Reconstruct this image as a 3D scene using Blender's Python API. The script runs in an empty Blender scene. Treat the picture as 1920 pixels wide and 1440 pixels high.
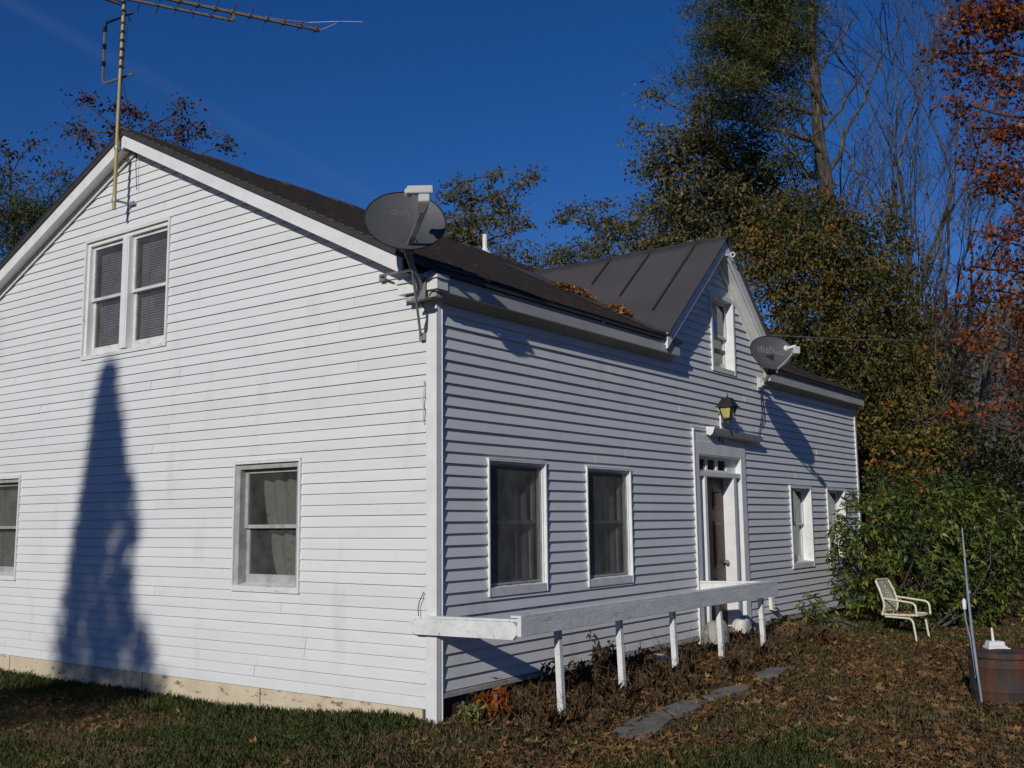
import bpy, math, random
import numpy as np
from mathutils import Vector, Matrix, noise

# ------------------------------------------------------------------ camera, sky, sun, exposure
SC = bpy.context.scene
COL = SC.collection
F_PX = 1908.54                      # focal length in pixels of the 1920 px wide frame
YAW, PITCH, ROLL = math.radians(-35.93), math.radians(7.675), math.radians(-0.584)
CAM = Vector((5.450, -6.439, 1.600))
FW = Vector((math.sin(YAW)*math.cos(PITCH), math.cos(YAW)*math.cos(PITCH), math.sin(PITCH)))
_rt = Vector((math.cos(YAW), -math.sin(YAW), 0)); _up = _rt.cross(FW)
RT = math.cos(ROLL)*_rt + math.sin(ROLL)*_up
UP = -math.sin(ROLL)*_rt + math.cos(ROLL)*_up
cam = bpy.data.cameras.new('camera'); cam_o = bpy.data.objects.new('camera', cam); COL.objects.link(cam_o)
cam.sensor_width = 36.0; cam.lens = F_PX/1920*36.0; cam.clip_start = 0.05; cam.clip_end = 3000
M = Matrix.Identity(4)
for i, v in enumerate((RT, UP, -FW)):
    for j in range(3): M[j][i] = v[j]
M.translation = CAM
cam_o.matrix_world = M
SC.camera = cam_o

SUN_DIR = Vector((-1.0, 3.6, -1.50)).normalized()          # the way the light travels
to_sun = -SUN_DIR
sun_el = math.asin(to_sun.z); sun_az = math.atan2(to_sun.x, to_sun.y)
sun = bpy.data.lights.new('sun', 'SUN'); sun.energy = 4.8; sun.angle = math.radians(0.53); sun.color = (1.0, 0.955, 0.88)
sun_o = bpy.data.objects.new('sun', sun); COL.objects.link(sun_o)
sun_o.rotation_euler = SUN_DIR.to_track_quat('-Z', 'Y').to_euler(); sun_o.location = (10, -40, 30)

W = bpy.data.worlds.new('World'); SC.world = W; W.use_nodes = True
wn = W.node_tree.nodes; wl = W.node_tree.links
bgn = wn['Background']
sky = wn.new('ShaderNodeTexSky'); sky.sky_type = 'NISHITA'; sky.sun_disc = False
sky.sun_elevation = sun_el; sky.sun_rotation = sun_az
sky.altitude = 1500; sky.air_density = 1.0; sky.dust_density = 0.15; sky.ozone_density = 3.0
hs = wn.new('ShaderNodeHueSaturation'); hs.inputs['Saturation'].default_value = 1.30
tn = wn.new('ShaderNodeMix'); tn.data_type = 'RGBA'; tn.blend_type = 'MULTIPLY'; tn.inputs[0].default_value = 1.0
tn.inputs[7].default_value = (0.95, 0.89, 1.22, 1)
wl.new(sky.outputs[0], hs.inputs['Color']); wl.new(hs.outputs[0], tn.inputs[6]); 
def _ray(u, v): return (FW + (u-960)/F_PX*RT - (v-720)/F_PX*UP).normalized()
_n = _ray(60, 30).cross(_ray(690, 365)).normalized()          # an old, spread-out vapour trail across the blue
gg = wn.new('ShaderNodeNewGeometry'); dt = wn.new('ShaderNodeVectorMath'); dt.operation = 'DOT_PRODUCT'; wl.new(gg.outputs['Incoming'], dt.inputs[0]); dt.inputs[1].default_value = _n
cn = wn.new('ShaderNodeTexNoise'); cn.inputs['Scale'].default_value = 9; cn.inputs['Detail'].default_value = 7; wl.new(gg.outputs['Incoming'], cn.inputs['Vector'])
wob = wn.new('ShaderNodeMath'); wob.operation = 'MULTIPLY_ADD'; wl.new(cn.outputs['Fac'], wob.inputs[0]); wob.inputs[1].default_value = 0.016; wl.new(dt.outputs['Value'], wob.inputs[2])
of = wn.new('ShaderNodeMath'); of.operation = 'SUBTRACT'; wl.new(wob.outputs[0], of.inputs[0]); of.inputs[1].default_value = 0.008
ab = wn.new('ShaderNodeMath'); ab.operation = 'ABSOLUTE'; wl.new(of.outputs[0], ab.inputs[0])
mr_ = wn.new('ShaderNodeMapRange'); mr_.interpolation_type = 'SMOOTHERSTEP'; wl.new(ab.outputs[0], mr_.inputs[0]); mr_.inputs[1].default_value = 0.0; mr_.inputs[2].default_value = 0.011; mr_.inputs[3].default_value = 1; mr_.inputs[4].default_value = 0
c2_ = wn.new('ShaderNodeTexNoise'); c2_.inputs['Scale'].default_value = 4; c2_.inputs['Detail'].default_value = 4; wl.new(gg.outputs['Incoming'], c2_.inputs['Vector'])
m2 = wn.new('ShaderNodeMapRange'); wl.new(c2_.outputs['Fac'], m2.inputs[0]); m2.inputs[1].default_value = .35; m2.inputs[2].default_value = .75; m2.inputs[3].default_value = .15; m2.inputs[4].default_value = 1
m3 = wn.new('ShaderNodeMath'); m3.operation = 'MULTIPLY'; wl.new(mr_.outputs[0], m3.inputs[0]); wl.new(m2.outputs[0], m3.inputs[1])
m4 = wn.new('ShaderNodeMath'); m4.operation = 'MULTIPLY'; wl.new(m3.outputs[0], m4.inputs[0]); m4.inputs[1].default_value = 0.05
tr_ = wn.new('ShaderNodeMix'); tr_.data_type = 'RGBA'; wl.new(m4.outputs[0], tr_.inputs[0]); wl.new(tn.outputs[2], tr_.inputs[6]); tr_.inputs[7].default_value = (5, 5.6, 7.0, 1)
wl.new(tr_.outputs[2], bgn.inputs['Color'])
bgn.inputs['Strength'].default_value = 0.089

SC.view_settings.view_transform = 'Standard'; SC.view_settings.look = 'None'
SC.view_settings.exposure = -0.66; SC.view_settings.gamma = 1.0; SC.view_settings.use_curve_mapping = False
SC.render.engine = 'CYCLES'
SC.cycles.max_bounces = 6; SC.cycles.transparent_max_bounces = 12

rng = random.Random(11)
nr = np.random.default_rng(7)

# ------------------------------------------------------------------ helpers
def at(u, v, dep):
    """a point of the place seen at (u, v) of the 1920x1440 frame, dep metres ahead"""
    return CAM + dep*(FW + (u-960)/F_PX*RT - (v-720)/F_PX*UP)

def sm(t):
    t = min(1.0, max(0.0, t)); return t*t*(3-2*t)

def ground_z(x, y):
    z = 0.0
    if x < 0: z -= 0.13*sm(-x/2.6)*sm((1.5-y)/1.5)
    z += 0.12*sm(y/3.0)*sm((1.9-x)/1.2)*sm((x+6)/4)
    if y > 13: z += 0.05*(y-13)
    if x > 6: z += 0.03*(x-6)
    r = math.hypot(x-CAM.x, y-CAM.y)
    if r < 60: z += 0.022*noise.noise((x*1.3, y*1.3, 3.1)) + 0.012*noise.noise((x*4.1, y*4.1, 7.7))
    return z

def ground_at(u, v):
    d = FW + (u-960)/F_PX*RT - (v-720)/F_PX*UP
    z = 0.0
    for _ in range(12):
        t = (z-CAM.z)/d.z; p = CAM+t*d; z = ground_z(p.x, p.y)
    return Vector((p.x, p.y, z))

class MB:
    """collects faces; build() links them as ONE mesh object"""
    def __init__(s, o=(0, 0, 0), U=(1, 0, 0), D=(0, -1, 0), Z=(0, 0, 1)):
        s.v = []; s.f = []; s.o = Vector(o); s.U = Vector(U); s.D = Vector(D); s.Z = Vector(Z); s.raw = False; s.mi = []; s.m = 0
    def P(s, p):
        if s.raw: return Vector(p)
        return s.o + s.U*p[0] + s.D*p[1] + s.Z*p[2]
    def add(s, vs, fs):
        b = len(s.v); s.v += [tuple(s.P(p)) for p in vs]; s.f += [tuple(b+i for i in f) for f in fs]; s.mi += [s.m]*len(fs)
        return s
    def box(s, a, b):
        x0, y0, z0 = a; x1, y1, z1 = b
        return s.add([(x0,y0,z0),(x1,y0,z0),(x1,y1,z0),(x0,y1,z0),(x0,y0,z1),(x1,y0,z1),(x1,y1,z1),(x0,y1,z1)],
                     [(0,3,2,1),(4,5,6,7),(0,1,5,4),(1,2,6,5),(2,3,7,6),(3,0,4,7)])
    def hexa(s, q, r):
        """two quads joined into a solid"""
        return s.add(list(q)+list(r), [(3,2,1,0),(4,5,6,7),(0,1,5,4),(1,2,6,5),(2,3,7,6),(3,0,4,7)])
    def prism(s, poly, vec):
        n = len(poly); vec = Vector(vec)
        vs = [Vector(p) for p in poly]; vs = vs+[p+vec for p in vs]
        return s.add(vs, [tuple(range(n-1, -1, -1)), tuple(range(n, 2*n))]+[(i, (i+1) % n, n+(i+1) % n, n+i) for i in range(n)])
    def bar(s, p, q, w, h, up=(0, 0, 1)):
        p = Vector(p); q = Vector(q); d = (q-p).normalized(); up = Vector(up)
        a = d.cross(up)
        if a.length < 1e-5: a = d.cross(Vector((1, 0, 0)))
        a.normalize(); b = a.cross(d).normalized(); a = a*w/2; b = b*h/2
        return s.hexa((p-a-b, p+a-b, p+a+b, p-a+b), (q-a-b, q+a-b, q+a+b, q-a+b))
    def tube(s, pts, r, n=8, cap=True):
        pts = [Vector(p) for p in pts]
        rs = r if isinstance(r, (list, tuple)) else [r]*len(pts)
        ref = None; base = []; vs = []; fs = []
        for i, p in enumerate(pts):
            d = (pts[min(i+1, len(pts)-1)]-pts[max(i-1, 0)]).normalized()
            if ref is None:
                ref = d.orthogonal().normalized()
            ref = (ref-d*ref.dot(d)).normalized(); b = d.cross(ref)
            for k in range(n):
                t = 2*math.pi*k/n; vs.append(p+rs[i]*(math.cos(t)*ref+math.sin(t)*b))
        for i in range(len(pts)-1):
            for k in range(n):
                fs.append((i*n+k, i*n+(k+1) % n, (i+1)*n+(k+1) % n, (i+1)*n+k))
        if cap:
            fs.append(tuple(range(n-1, -1, -1))); fs.append(tuple((len(pts)-1)*n+k for k in range(n)))
        return s.add(vs, fs)
    def lathe(s, prof, c, n=16, axis=(0, 0, 1)):
        ax = Vector(axis).normalized(); a = ax.orthogonal().normalized(); b = ax.cross(a); c = Vector(c)
        vs = []; fs = []
        for (r, h) in prof:
            for k in range(n):
                t = 2*math.pi*k/n; vs.append(c+ax*h+r*(math.cos(t)*a+math.sin(t)*b))
        m = len(prof)
        for i in range(m-1):
            for k in range(n):
                fs.append((i*n+k, i*n+(k+1) % n, (i+1)*n+(k+1) % n, (i+1)*n+k))
        fs.append(tuple(range(n-1, -1, -1))); fs.append(tuple((m-1)*n+k for k in range(n)))
        return s.add(vs, fs)
    def build(s, name, mat, parent=None, smooth=False, bevel=0.0):
        me = bpy.data.meshes.new(name); me.from_pydata(s.v, [], s.f)
        for m in (mat if isinstance(mat, (list, tuple)) else [mat]): me.materials.append(m)
        if isinstance(mat, (list, tuple)): me.polygons.foreach_set('material_index', s.mi)
        if smooth:
            me.polygons.foreach_set('use_smooth', [True]*len(me.polygons))
            try: me.set_sharp_from_angle(angle=math.radians(40))
            except Exception: pass
        me.update()
        o = bpy.data.objects.new(name, me); COL.objects.link(o)
        if bevel:
            b = o.modifiers.new('bevel', 'BEVEL'); b.width = bevel; b.segments = 2; b.limit_method = 'ANGLE'
        if parent: put(o, parent)
        return o

def put(o, parent):
    o.parent = parent
    o.matrix_parent_inverse = parent_world(parent).inverted()
def parent_world(p):
    m = Matrix.LocRotScale(p.location, p.rotation_euler, p.scale)
    return (parent_world(p.parent) @ p.matrix_parent_inverse @ m) if p.parent else m
def tag(o, label, cat, group=None, kind=None):
    o['label'] = label
    if cat: o['category'] = cat
    if group: o['group'] = group
    if kind: o['kind'] = kind
    return o
def thing(name, label, cat, loc=(0, 0, 0), group=None):
    o = bpy.data.objects.new(name, None); COL.objects.link(o); o.location = loc; o.empty_display_size = 0.1
    return tag(o, label, cat, group)
def np_mesh(name, V, Fq, mat, parent=None, tint=None, smooth=False):
    """fast mesh from arrays: V (n,3), Fq (m,k)"""
    me = bpy.data.meshes.new(name); k = Fq.shape[1]
    me.vertices.add(len(V)); me.vertices.foreach_set('co', np.ascontiguousarray(V, dtype=np.float32).ravel())
    me.loops.add(Fq.size); me.loops.foreach_set('vertex_index', np.ascontiguousarray(Fq, dtype=np.int32).ravel())
    me.polygons.add(len(Fq)); me.polygons.foreach_set('loop_start', np.arange(0, Fq.size, k, dtype=np.int32))
    try: me.polygons.foreach_set('loop_total', np.full(len(Fq), k, dtype=np.int32))
    except Exception: pass
    if smooth: me.polygons.foreach_set('use_smooth', np.ones(len(Fq), dtype=bool))
    me.update(calc_edges=True)
    if tint is not None:
        a = me.attributes.new('tint', 'FLOAT', 'POINT'); a.data.foreach_set('value', np.ascontiguousarray(tint, dtype=np.float32))
    me.materials.append(mat)
    o = bpy.data.objects.new(name, me); COL.objects.link(o)
    if parent: put(o, parent)
    return o

# ------------------------------------------------------------------ materials
def nodes_of(name):
    m = bpy.data.materials.new(name); m.use_nodes = True
    n = m.node_tree.nodes; l = m.node_tree.links
    return m, n, l, n['Principled BSDF']
def ramp(n, stops):
    r = n.new('ShaderNodeValToRGB'); e = r.color_ramp.elements
    while len(e) < len(stops): e.new(0.5)
    for k, (p, c) in enumerate(stops): e[k].position = p; e[k].color = (*c, 1)
    return r
def tex(n, l, scale, detail=5, coord='Object', stretch=None, rough=0.6):
    tc = n.new('ShaderNodeTexCoord'); no = n.new('ShaderNodeTexNoise')
    no.inputs['Scale'].default_value = scale; no.inputs['Detail'].default_value = detail; no.inputs['Roughness'].default_value = rough
    if stretch:
        mp = n.new('ShaderNodeMapping'); mp.inputs['Scale'].default_value = stretch
        l.new(tc.outputs[coord], mp.inputs['Vector']); l.new(mp.outputs[0], no.inputs['Vector'])
    else: l.new(tc.outputs[coord], no.inputs['Vector'])
    return no
def mat_noise(name, stops, scale=6, detail=6, rough=0.7, bump=0.0, bscale=None, stretch=None, metal=0.0, objvar=0.0, spec=0.5, second=None):
    m, n, l, b = nodes_of(name)
    no = tex(n, l, scale, detail, stretch=stretch); r = ramp(n, stops); l.new(no.outputs['Fac'], r.inputs[0])
    out = r.outputs[0]
    if second:                       # (scale, threshold lo, hi, colour, stretch): stains or peeled paint
        n2 = tex(n, l, second[0], 8, stretch=second[4]); r2 = ramp(n, [(second[1], (0, 0, 0)), (second[2], (1, 1, 1))])
        l.new(n2.outputs['Fac'], r2.inputs[0])
        mx = n.new('ShaderNodeMix'); mx.data_type = 'RGBA'; l.new(r2.outputs[0], mx.inputs[0]); l.new(out, mx.inputs[6]); mx.inputs[7].default_value = (*second[3], 1)
        out = mx.outputs[2]
    if objvar:
        oi = n.new('ShaderNodeObjectInfo'); mr = n.new('ShaderNodeMapRange'); mr.inputs[3].default_value = 1-objvar; mr.inputs[4].default_value = 1+objvar*0.4
        l.new(oi.outputs['Random'], mr.inputs[0])
        mx = n.new('ShaderNodeMix'); mx.data_type = 'RGBA'; mx.blend_type = 'MULTIPLY'; mx.inputs[0].default_value = 1
        l.new(out, mx.inputs[6]); cb = n.new('ShaderNodeCombineColor')
        for k in range(3): l.new(mr.outputs[0], cb.inputs[k])
        l.new(cb.outputs[0], mx.inputs[7]); out = mx.outputs[2]
    l.new(out, b.inputs['Base Color']); b.inputs['Roughness'].default_value = rough; b.inputs['Metallic'].default_value = metal
    b.inputs['Specular IOR Level'].default_value = spec
    if bump:
        bn = tex(n, l, bscale or scale*3, 6, stretch=stretch); bp = n.new('ShaderNodeBump'); bp.inputs['Strength'].default_value = bump; bp.inputs['Distance'].default_value = 0.01
        l.new(bn.outputs['Fac'], bp.inputs['Height']); l.new(bp.outputs[0], b.inputs['Normal'])
    return m
def mat_leaf(name, stops, trans=0.35, rough=0.55, attr=True, spec=0.35):
    m, n, l, b = nodes_of(name)
    if attr:
        a = n.new('ShaderNodeAttribute'); a.attribute_name = 'tint'; src = a.outputs['Fac']
    else:
        a = n.new('ShaderNodeNewGeometry'); src = a.outputs['Random Per Island']
    r = ramp(n, stops); l.new(src, r.inputs[0]); l.new(r.outputs[0], b.inputs['Base Color'])
    b.inputs['Roughness'].default_value = rough; b.inputs['Specular IOR Level'].default_value = spec
    t = n.new('ShaderNodeBsdfTranslucent'); l.new(r.outputs[0], t.inputs['Color'])
    mx = n.new('ShaderNodeMixShader'); mx.inputs[0].default_value = trans
    l.new(b.outputs[0], mx.inputs[1]); l.new(t.outputs[0], mx.inputs[2]); l.new(mx.outputs[0], n['Material Output'].inputs[0])
    return m

WHITE = (0.70, 0.715, 0.715)
M_clap = mat_noise('clapboard_paint', [(0.28, (0.665, 0.675, 0.672)), (0.55, (0.705, 0.715, 0.712))], 2.2, 6, 0.5, 0.05, 60, (0.7, 0.7, 2.5), objvar=0.035,
                   second=(1.6, 0.56, 0.86, (0.55, 0.55, 0.53), (1.5, 1.5, 0.55)))
M_trim = mat_noise('trim_paint', [(0.3, (0.66, 0.66, 0.65)), (0.6, (0.76, 0.765, 0.755))], 5, 6, 0.5, 0.10, 40, None,
                   second=(9, 0.66, 0.74, (0.46, 0.44, 0.40), (1, 1, 1)))
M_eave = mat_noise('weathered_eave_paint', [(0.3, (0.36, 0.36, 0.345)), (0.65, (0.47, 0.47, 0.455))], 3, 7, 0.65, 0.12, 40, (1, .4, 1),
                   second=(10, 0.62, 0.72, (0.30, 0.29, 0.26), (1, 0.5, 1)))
M_peel = mat_noise('peeling_sill_paint', [(0.3, (0.60, 0.60, 0.58)), (0.6, (0.74, 0.74, 0.72))], 8, 6, 0.6, 0.25, 50, None,
                   second=(16, 0.60, 0.66, (0.28, 0.26, 0.23), (0.35, 0.35, 1.6)))
M_rail = mat_noise('rail_paint', [(0.3, (0.60, 0.61, 0.60)), (0.6, (0.75, 0.76, 0.75))], 7, 8, 0.6, 0.45, 34, (1.3, .5, 1.3),
                   second=(11, 0.63, 0.67, (0.42, 0.405, 0.37), (1.6, 0.35, 1.6)))
M_found = mat_noise('foundation_paint', [(0.3, (0.50, 0.42, 0.28)), (0.6, (0.62, 0.54, 0.39))], 4, 7, 0.8, 0.5, 30, None,
                    second=(15, 0.59, 0.64, (0.25, 0.18, 0.12), (0.45, 1, 1.5)))
M_shingle = mat_noise('shingle', [(0.3, (0.060, 0.048, 0.043)), (0.55, (0.085, 0.068, 0.060)), (0.75, (0.105, 0.085, 0.076))], 26, 8, 0.9, 0.5, 220, spec=0.25)
M_metal = mat_noise('roof_metal', [(0.3, (0.066, 0.058, 0.057)), (0.7, (0.082, 0.073, 0.071))], 1.6, 5, 0.55, 0.05, 8, spec=0.4)
M_drip = mat_noise('drip_metal', [(0.3, (0.03, 0.028, 0.027)), (0.7, (0.05, 0.046, 0.045))], 6, 5, 0.55)
M_blue = mat_noise('lifted_flashing', [(0.3, (0.10, 0.12, 0.16)), (0.7, (0.16, 0.19, 0.25))], 5, 5, 0.25, 0.1, 10, metal=0.7)  # blue of the mirrored sky put into the base colour
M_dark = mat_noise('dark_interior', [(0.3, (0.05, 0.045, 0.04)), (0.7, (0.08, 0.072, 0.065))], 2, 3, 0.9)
M_brown = mat_noise('stained_sill_board', [(0.3, (0.035, 0.018, 0.012)), (0.7, (0.07, 0.035, 0.024))], 6, 6, 0.8, 0.3)
M_door = mat_noise('door_paint', [(0.3, (0.060, 0.030, 0.024)), (0.7, (0.085, 0.045, 0.038))], 5, 5, 0.45, 0.08)
M_side = mat_noise('blue_grey_panel', [(0.3, (0.22, 0.26, 0.34)), (0.7, (0.30, 0.34, 0.42))], 5, 5, 0.5, 0.08)  # blue-grey tone of the sidelight panels
M_sash = mat_noise('sash_paint', [(0.3, (0.50, 0.50, 0.48)), (0.6, (0.68, 0.68, 0.66))], 7, 6, 0.55, 0.1, 40, None,
                   second=(16, 0.62, 0.7, (0.36, 0.34, 0.31), (1, 1, 1)))
M_sashgrey = mat_noise('weathered_shade_grey', [(0.3, (0.26, 0.26, 0.25)), (0.65, (0.42, 0.42, 0.40))], 7, 6, 0.6, 0.15, 40)
M_blind = mat_noise('blind', [(0.3, (0.40, 0.395, 0.375)), (0.6, (0.55, 0.545, 0.52))], 4, 5, 0.6)
M_lightgrey = mat_noise('grey_plastic', [(0.3, (0.44, 0.45, 0.45)), (0.7, (0.54, 0.55, 0.55))], 6, 4, 0.45)
M_dish = mat_noise('dish_paint', [(0.3, (0.050, 0.053, 0.058)), (0.7, (0.070, 0.074, 0.080))], 4, 6, 0.55, 0.03)
M_dishink = mat_noise('faded_print', [(0.35, (0.062, 0.066, 0.072)), (0.65, (0.12, 0.125, 0.13))], 34, 5, 0.6)
M_dishink2 = mat_noise('pale_print', [(0.35, (0.09, 0.095, 0.10)), (0.65, (0.22, 0.22, 0.22))], 30, 5, 0.6)
M_galv = mat_noise('galvanised', [(0.3, (0.22, 0.23, 0.24)), (0.7, (0.36, 0.37, 0.38))], 14, 6, 0.5, metal=0.5)
M_black = mat_noise('black_plastic', [(0.3, (0.012, 0.012, 0.013)), (0.7, (0.022, 0.022, 0.023))], 8, 4, 0.45)
M_mast = mat_noise('aged_mast', [(0.3, (0.30, 0.22, 0.09)), (0.5, (0.38, 0.32, 0.16)), (0.75, (0.24, 0.16, 0.08))], 4, 6, 0.6, metal=0.2, stretch=(1, 1, 0.4))
M_antenna = mat_noise('weathered_antenna', [(0.3, (0.10, 0.085, 0.065)), (0.6, (0.20, 0.17, 0.13)), (0.8, (0.10, 0.05, 0.03))], 16, 6, 0.6, metal=0.2)
M_amber = mat_noise('amber_glass', [(0.3, (0.36, 0.30, 0.09)), (0.7, (0.52, 0.45, 0.17))], 12, 4, 0.25)
M_chair = mat_noise('cream_chair_paint', [(0.3, (0.60, 0.56, 0.40)), (0.7, (0.72, 0.68, 0.52))], 12, 5, 0.45, second=(20, 0.66, 0.72, (0.3, 0.2, 0.1), (1, 1, 1)))
M_strap = mat_noise('vinyl_strap', [(0.3, (0.50, 0.47, 0.36)), (0.7, (0.62, 0.59, 0.46))], 12, 4, 0.5)
M_rust = mat_noise('rusty_steel', [(0.38, (0.022, 0.021, 0.021)), (0.47, (0.034, 0.028, 0.026)), (0.53, (0.070, 0.027, 0.015)), (0.66, (0.115, 0.042, 0.02))], 6.5, 8, 0.8, 0.3, 30, (1, 1, 0.18))
M_pole = mat_noise('pale_blue_pole', [(0.3, (0.20, 0.25, 0.33)), (0.7, (0.34, 0.38, 0.45))], 6, 4, 0.45)
M_stone = mat_noise('field_stone', [(0.3, (0.20, 0.18, 0.155)), (0.6, (0.36, 0.34, 0.30))], 7, 8, 0.85, 0.5, 22)
M_whitestone = mat_noise('whitewashed_stone', [(0.3, (0.50, 0.48, 0.42)), (0.6, (0.68, 0.66, 0.60))], 7, 8, 0.85, 0.5, 22)
M_flag = mat_noise('flagstone', [(0.3, (0.12, 0.108, 0.088)), (0.6, (0.21, 0.195, 0.165)), (0.8, (0.26, 0.24, 0.20))], 5, 8, 0.85, 0.4, 24)
M_bark = mat_noise('grey_bark', [(0.34, (0.018, 0.014, 0.011)), (0.5, (0.060, 0.048, 0.038)), (0.68, (0.14, 0.115, 0.090))], 14, 8, 0.95, 1.0, 24, (1, 1, 0.22))
M_barkpale = mat_noise('pale_bark', [(0.3, (0.10, 0.085, 0.06)), (0.7, (0.20, 0.175, 0.13))], 5, 8, 0.9, 0.4, 20, (1, 1, 0.3))
M_barkdark = mat_noise('dark_bark', [(0.3, (0.025, 0.02, 0.016)), (0.7, (0.06, 0.05, 0.04))], 5, 8, 0.9, 0.6, 14, (1, 1, 0.3))

def glass_mat(name, tint=(0.9, 0.93, 0.92), dust_lift=0.0):
    m, n, l, b = nodes_of(name)
    tr = n.new('ShaderNodeBsdfTransparent'); tr.inputs[0].default_value = (*tint, 1)
    gl = n.new('ShaderNodeBsdfGlossy'); gl.inputs['Roughness'].default_value = 0.04; gl.inputs[0].default_value = (0.85, 0.87, 0.9, 1)
    lw = n.new('ShaderNodeLayerWeight'); lw.inputs[0].default_value = 0.5
    p5 = n.new('ShaderNodeMath'); p5.operation = 'POWER'; l.new(lw.outputs['Facing'], p5.inputs[0]); p5.inputs[1].default_value = 5
    fr = n.new('ShaderNodeMath'); fr.operation = 'MULTIPLY_ADD'; l.new(p5.outputs[0], fr.inputs[0]); fr.inputs[1].default_value = 0.95; fr.inputs[2].default_value = 0.035
    no = tex(n, l, 1.7, 2); bp = n.new('ShaderNodeBump'); bp.inputs['Strength'].default_value = 0.12; bp.inputs['Distance'].default_value = 0.02
    l.new(no.outputs['Fac'], bp.inputs['Height']); l.new(bp.outputs[0], gl.inputs['Normal'])
    mx = n.new('ShaderNodeMixShader'); l.new(fr.outputs[0], mx.inputs[0]); l.new(tr.outputs[0], mx.inputs[1]); l.new(gl.outputs[0], mx.inputs[2])
    if dust_lift:  # dust film; its grey also puts brightness into the dark panes
        df = n.new('ShaderNodeBsdfDiffuse'); df.inputs[0].default_value = (.45, .45, .44, 1); m2 = n.new('ShaderNodeMixShader')
        dn = tex(n, l, 5, 7); dr = ramp(n, [(.3, (dust_lift*.5,)*3), (.7, (dust_lift*1.5,)*3)]); l.new(dn.outputs['Fac'], dr.inputs[0]); l.new(dr.outputs[0], m2.inputs[0])
        l.new(mx.outputs[0], m2.inputs[1]); l.new(df.outputs[0], m2.inputs[2]); mx = m2
    l.new(mx.outputs[0], n['Material Output'].inputs[0])
    return m
M_glass = glass_mat('window_glass')
M_dustlift = glass_mat('dusty_lifted_glass', (0.70, 0.70, 0.69), .07)
M_screen = glass_mat('brightened_storm_glass', (0.72, 0.72, 0.72), .11)  # grey veil puts brightness into the black storm panes

def curtain_mat(name, a, b_, sc=14):
    m, n, l, b = nodes_of(name)
    no = tex(n, l, sc, 3); r = ramp(n, [(0.0, a), (0.60, a), (0.66, b_), (1.0, b_)]); l.new(no.outputs['Fac'], r.inputs[0]); l.new(r.outputs[0], b.inputs['Base Color'])
    b.inputs['Roughness'].default_value = 0.9
    return m
M_curtain = curtain_mat('printed_curtain', (0.46, 0.46, 0.43), (0.26, 0.26, 0.25), 17)
M_sheer = curtain_mat('sheer_curtain', (0.36, 0.35, 0.33), (0.26, 0.255, 0.245), 3)

# ------------------------------------------------------------------ ground
def axis(lo, hi, flo, fhi, fine, grow=1.22):
    a = list(np.arange(flo, fhi+1e-6, fine)); s = fine; x = flo
    left = []
    while x > lo: s *= grow; x -= s; left.append(x)
    s = fine; x = fhi; right = []
    while x < hi: s *= grow; x += s; right.append(x)
    return left[::-1]+a+right
gx = axis(-900, 900, -8.5, 7.0, 0.09); gy = axis(-900, 900, -6.6, 13.0, 0.09)
V = np.array([(x, y, ground_z(x, y)) for y in gy for x in gx]); nx = len(gx)
ii = np.array([[j*nx+i, j*nx+i+1, (j+1)*nx+i+1, (j+1)*nx+i] for j in range(len(gy)-1) for i in range(nx-1)])

def ground_material():
    m, n, l, b = nodes_of('lawn_soil')
    n1 = tex(n, l, 0.55, 6); n2 = tex(n, l, 9, 8); n3 = tex(n, l, 45, 6)
    soil = ramp(n, [(0.3, (0.060, 0.041, 0.023)), (0.5, (0.115, 0.076, 0.040)), (0.7, (0.18, 0.112, 0.055))]); l.new(n2.outputs['Fac'], soil.inputs[0])
    grn = ramp(n, [(0.3, (0.050, 0.054, 0.018)), (0.7, (0.095, 0.100, 0.032))]); l.new(n3.outputs['Fac'], grn.inputs[0])
    msk = ramp(n, [(0.44, (0, 0, 0)), (0.60, (1, 1, 1))]); l.new(n1.outputs['Fac'], msk.inputs[0])
    mx = n.new('ShaderNodeMix'); mx.data_type = 'RGBA'; l.new(msk.outputs[0], mx.inputs[0]); l.new(soil.outputs[0], mx.inputs[6]); l.new(grn.outputs[0], mx.inputs[7])
    l.new(mx.outputs[2], b.inputs['Base Color']); b.inputs['Roughness'].default_value = 1.0; b.inputs['Specular IOR Level'].default_value = 0.1
    bp = n.new('ShaderNodeBump'); bp.inputs['Strength'].default_value = 0.6; bp.inputs['Distance'].default_value = 0.02
    l.new(n3.outputs['Fac'], bp.inputs['Height']); l.new(bp.outputs[0], b.inputs['Normal'])
    return m
g_o = np_mesh('ground', V, ii, ground_material(), smooth=True); g_o['kind'] = 'structure'

# ------------------------------------------------------------------ the house
EXPO = 0.0976
house = thing('farmhouse', 'white clapboard farmhouse with brown roof and pointed front gable', 'house', (0, 0, 0))
RX, RZ = -4.42, 5.985                 # ridge line
SR, SL = 0.5, 0.452                   # slopes of the two sides
EAVE = 0.15
LEN = 11.13                           # house length
BACK = -8.95
def roof_z(x): return RZ-SR*(x-RX) if x >= RX else RZ-SL*(RX-x)
DY, DZ, DS, DOV = 5.61, 5.20, 0.87, 0.20      # dormer apex, slope, overhang
def dorm_z(y): return DZ-DS*abs(y-DY)

class Fr:                             # frame of a wall: u to the right seen from outside, d outwards, z up
    def __init__(s, o, U, D): s.o = Vector(o); s.U = Vector(U); s.D = Vector(D)
    def mb(s, u=0, z=0): return MB(s.o+s.U*u+Vector((0, 0, z)), s.U, s.D)
FG = Fr((0, 0, 0), (1, 0, 0), (0, -1, 0))     # gable wall
FF = Fr((0, 0, 0), (0, 1, 0), (1, 0, 0))      # front wall

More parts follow.
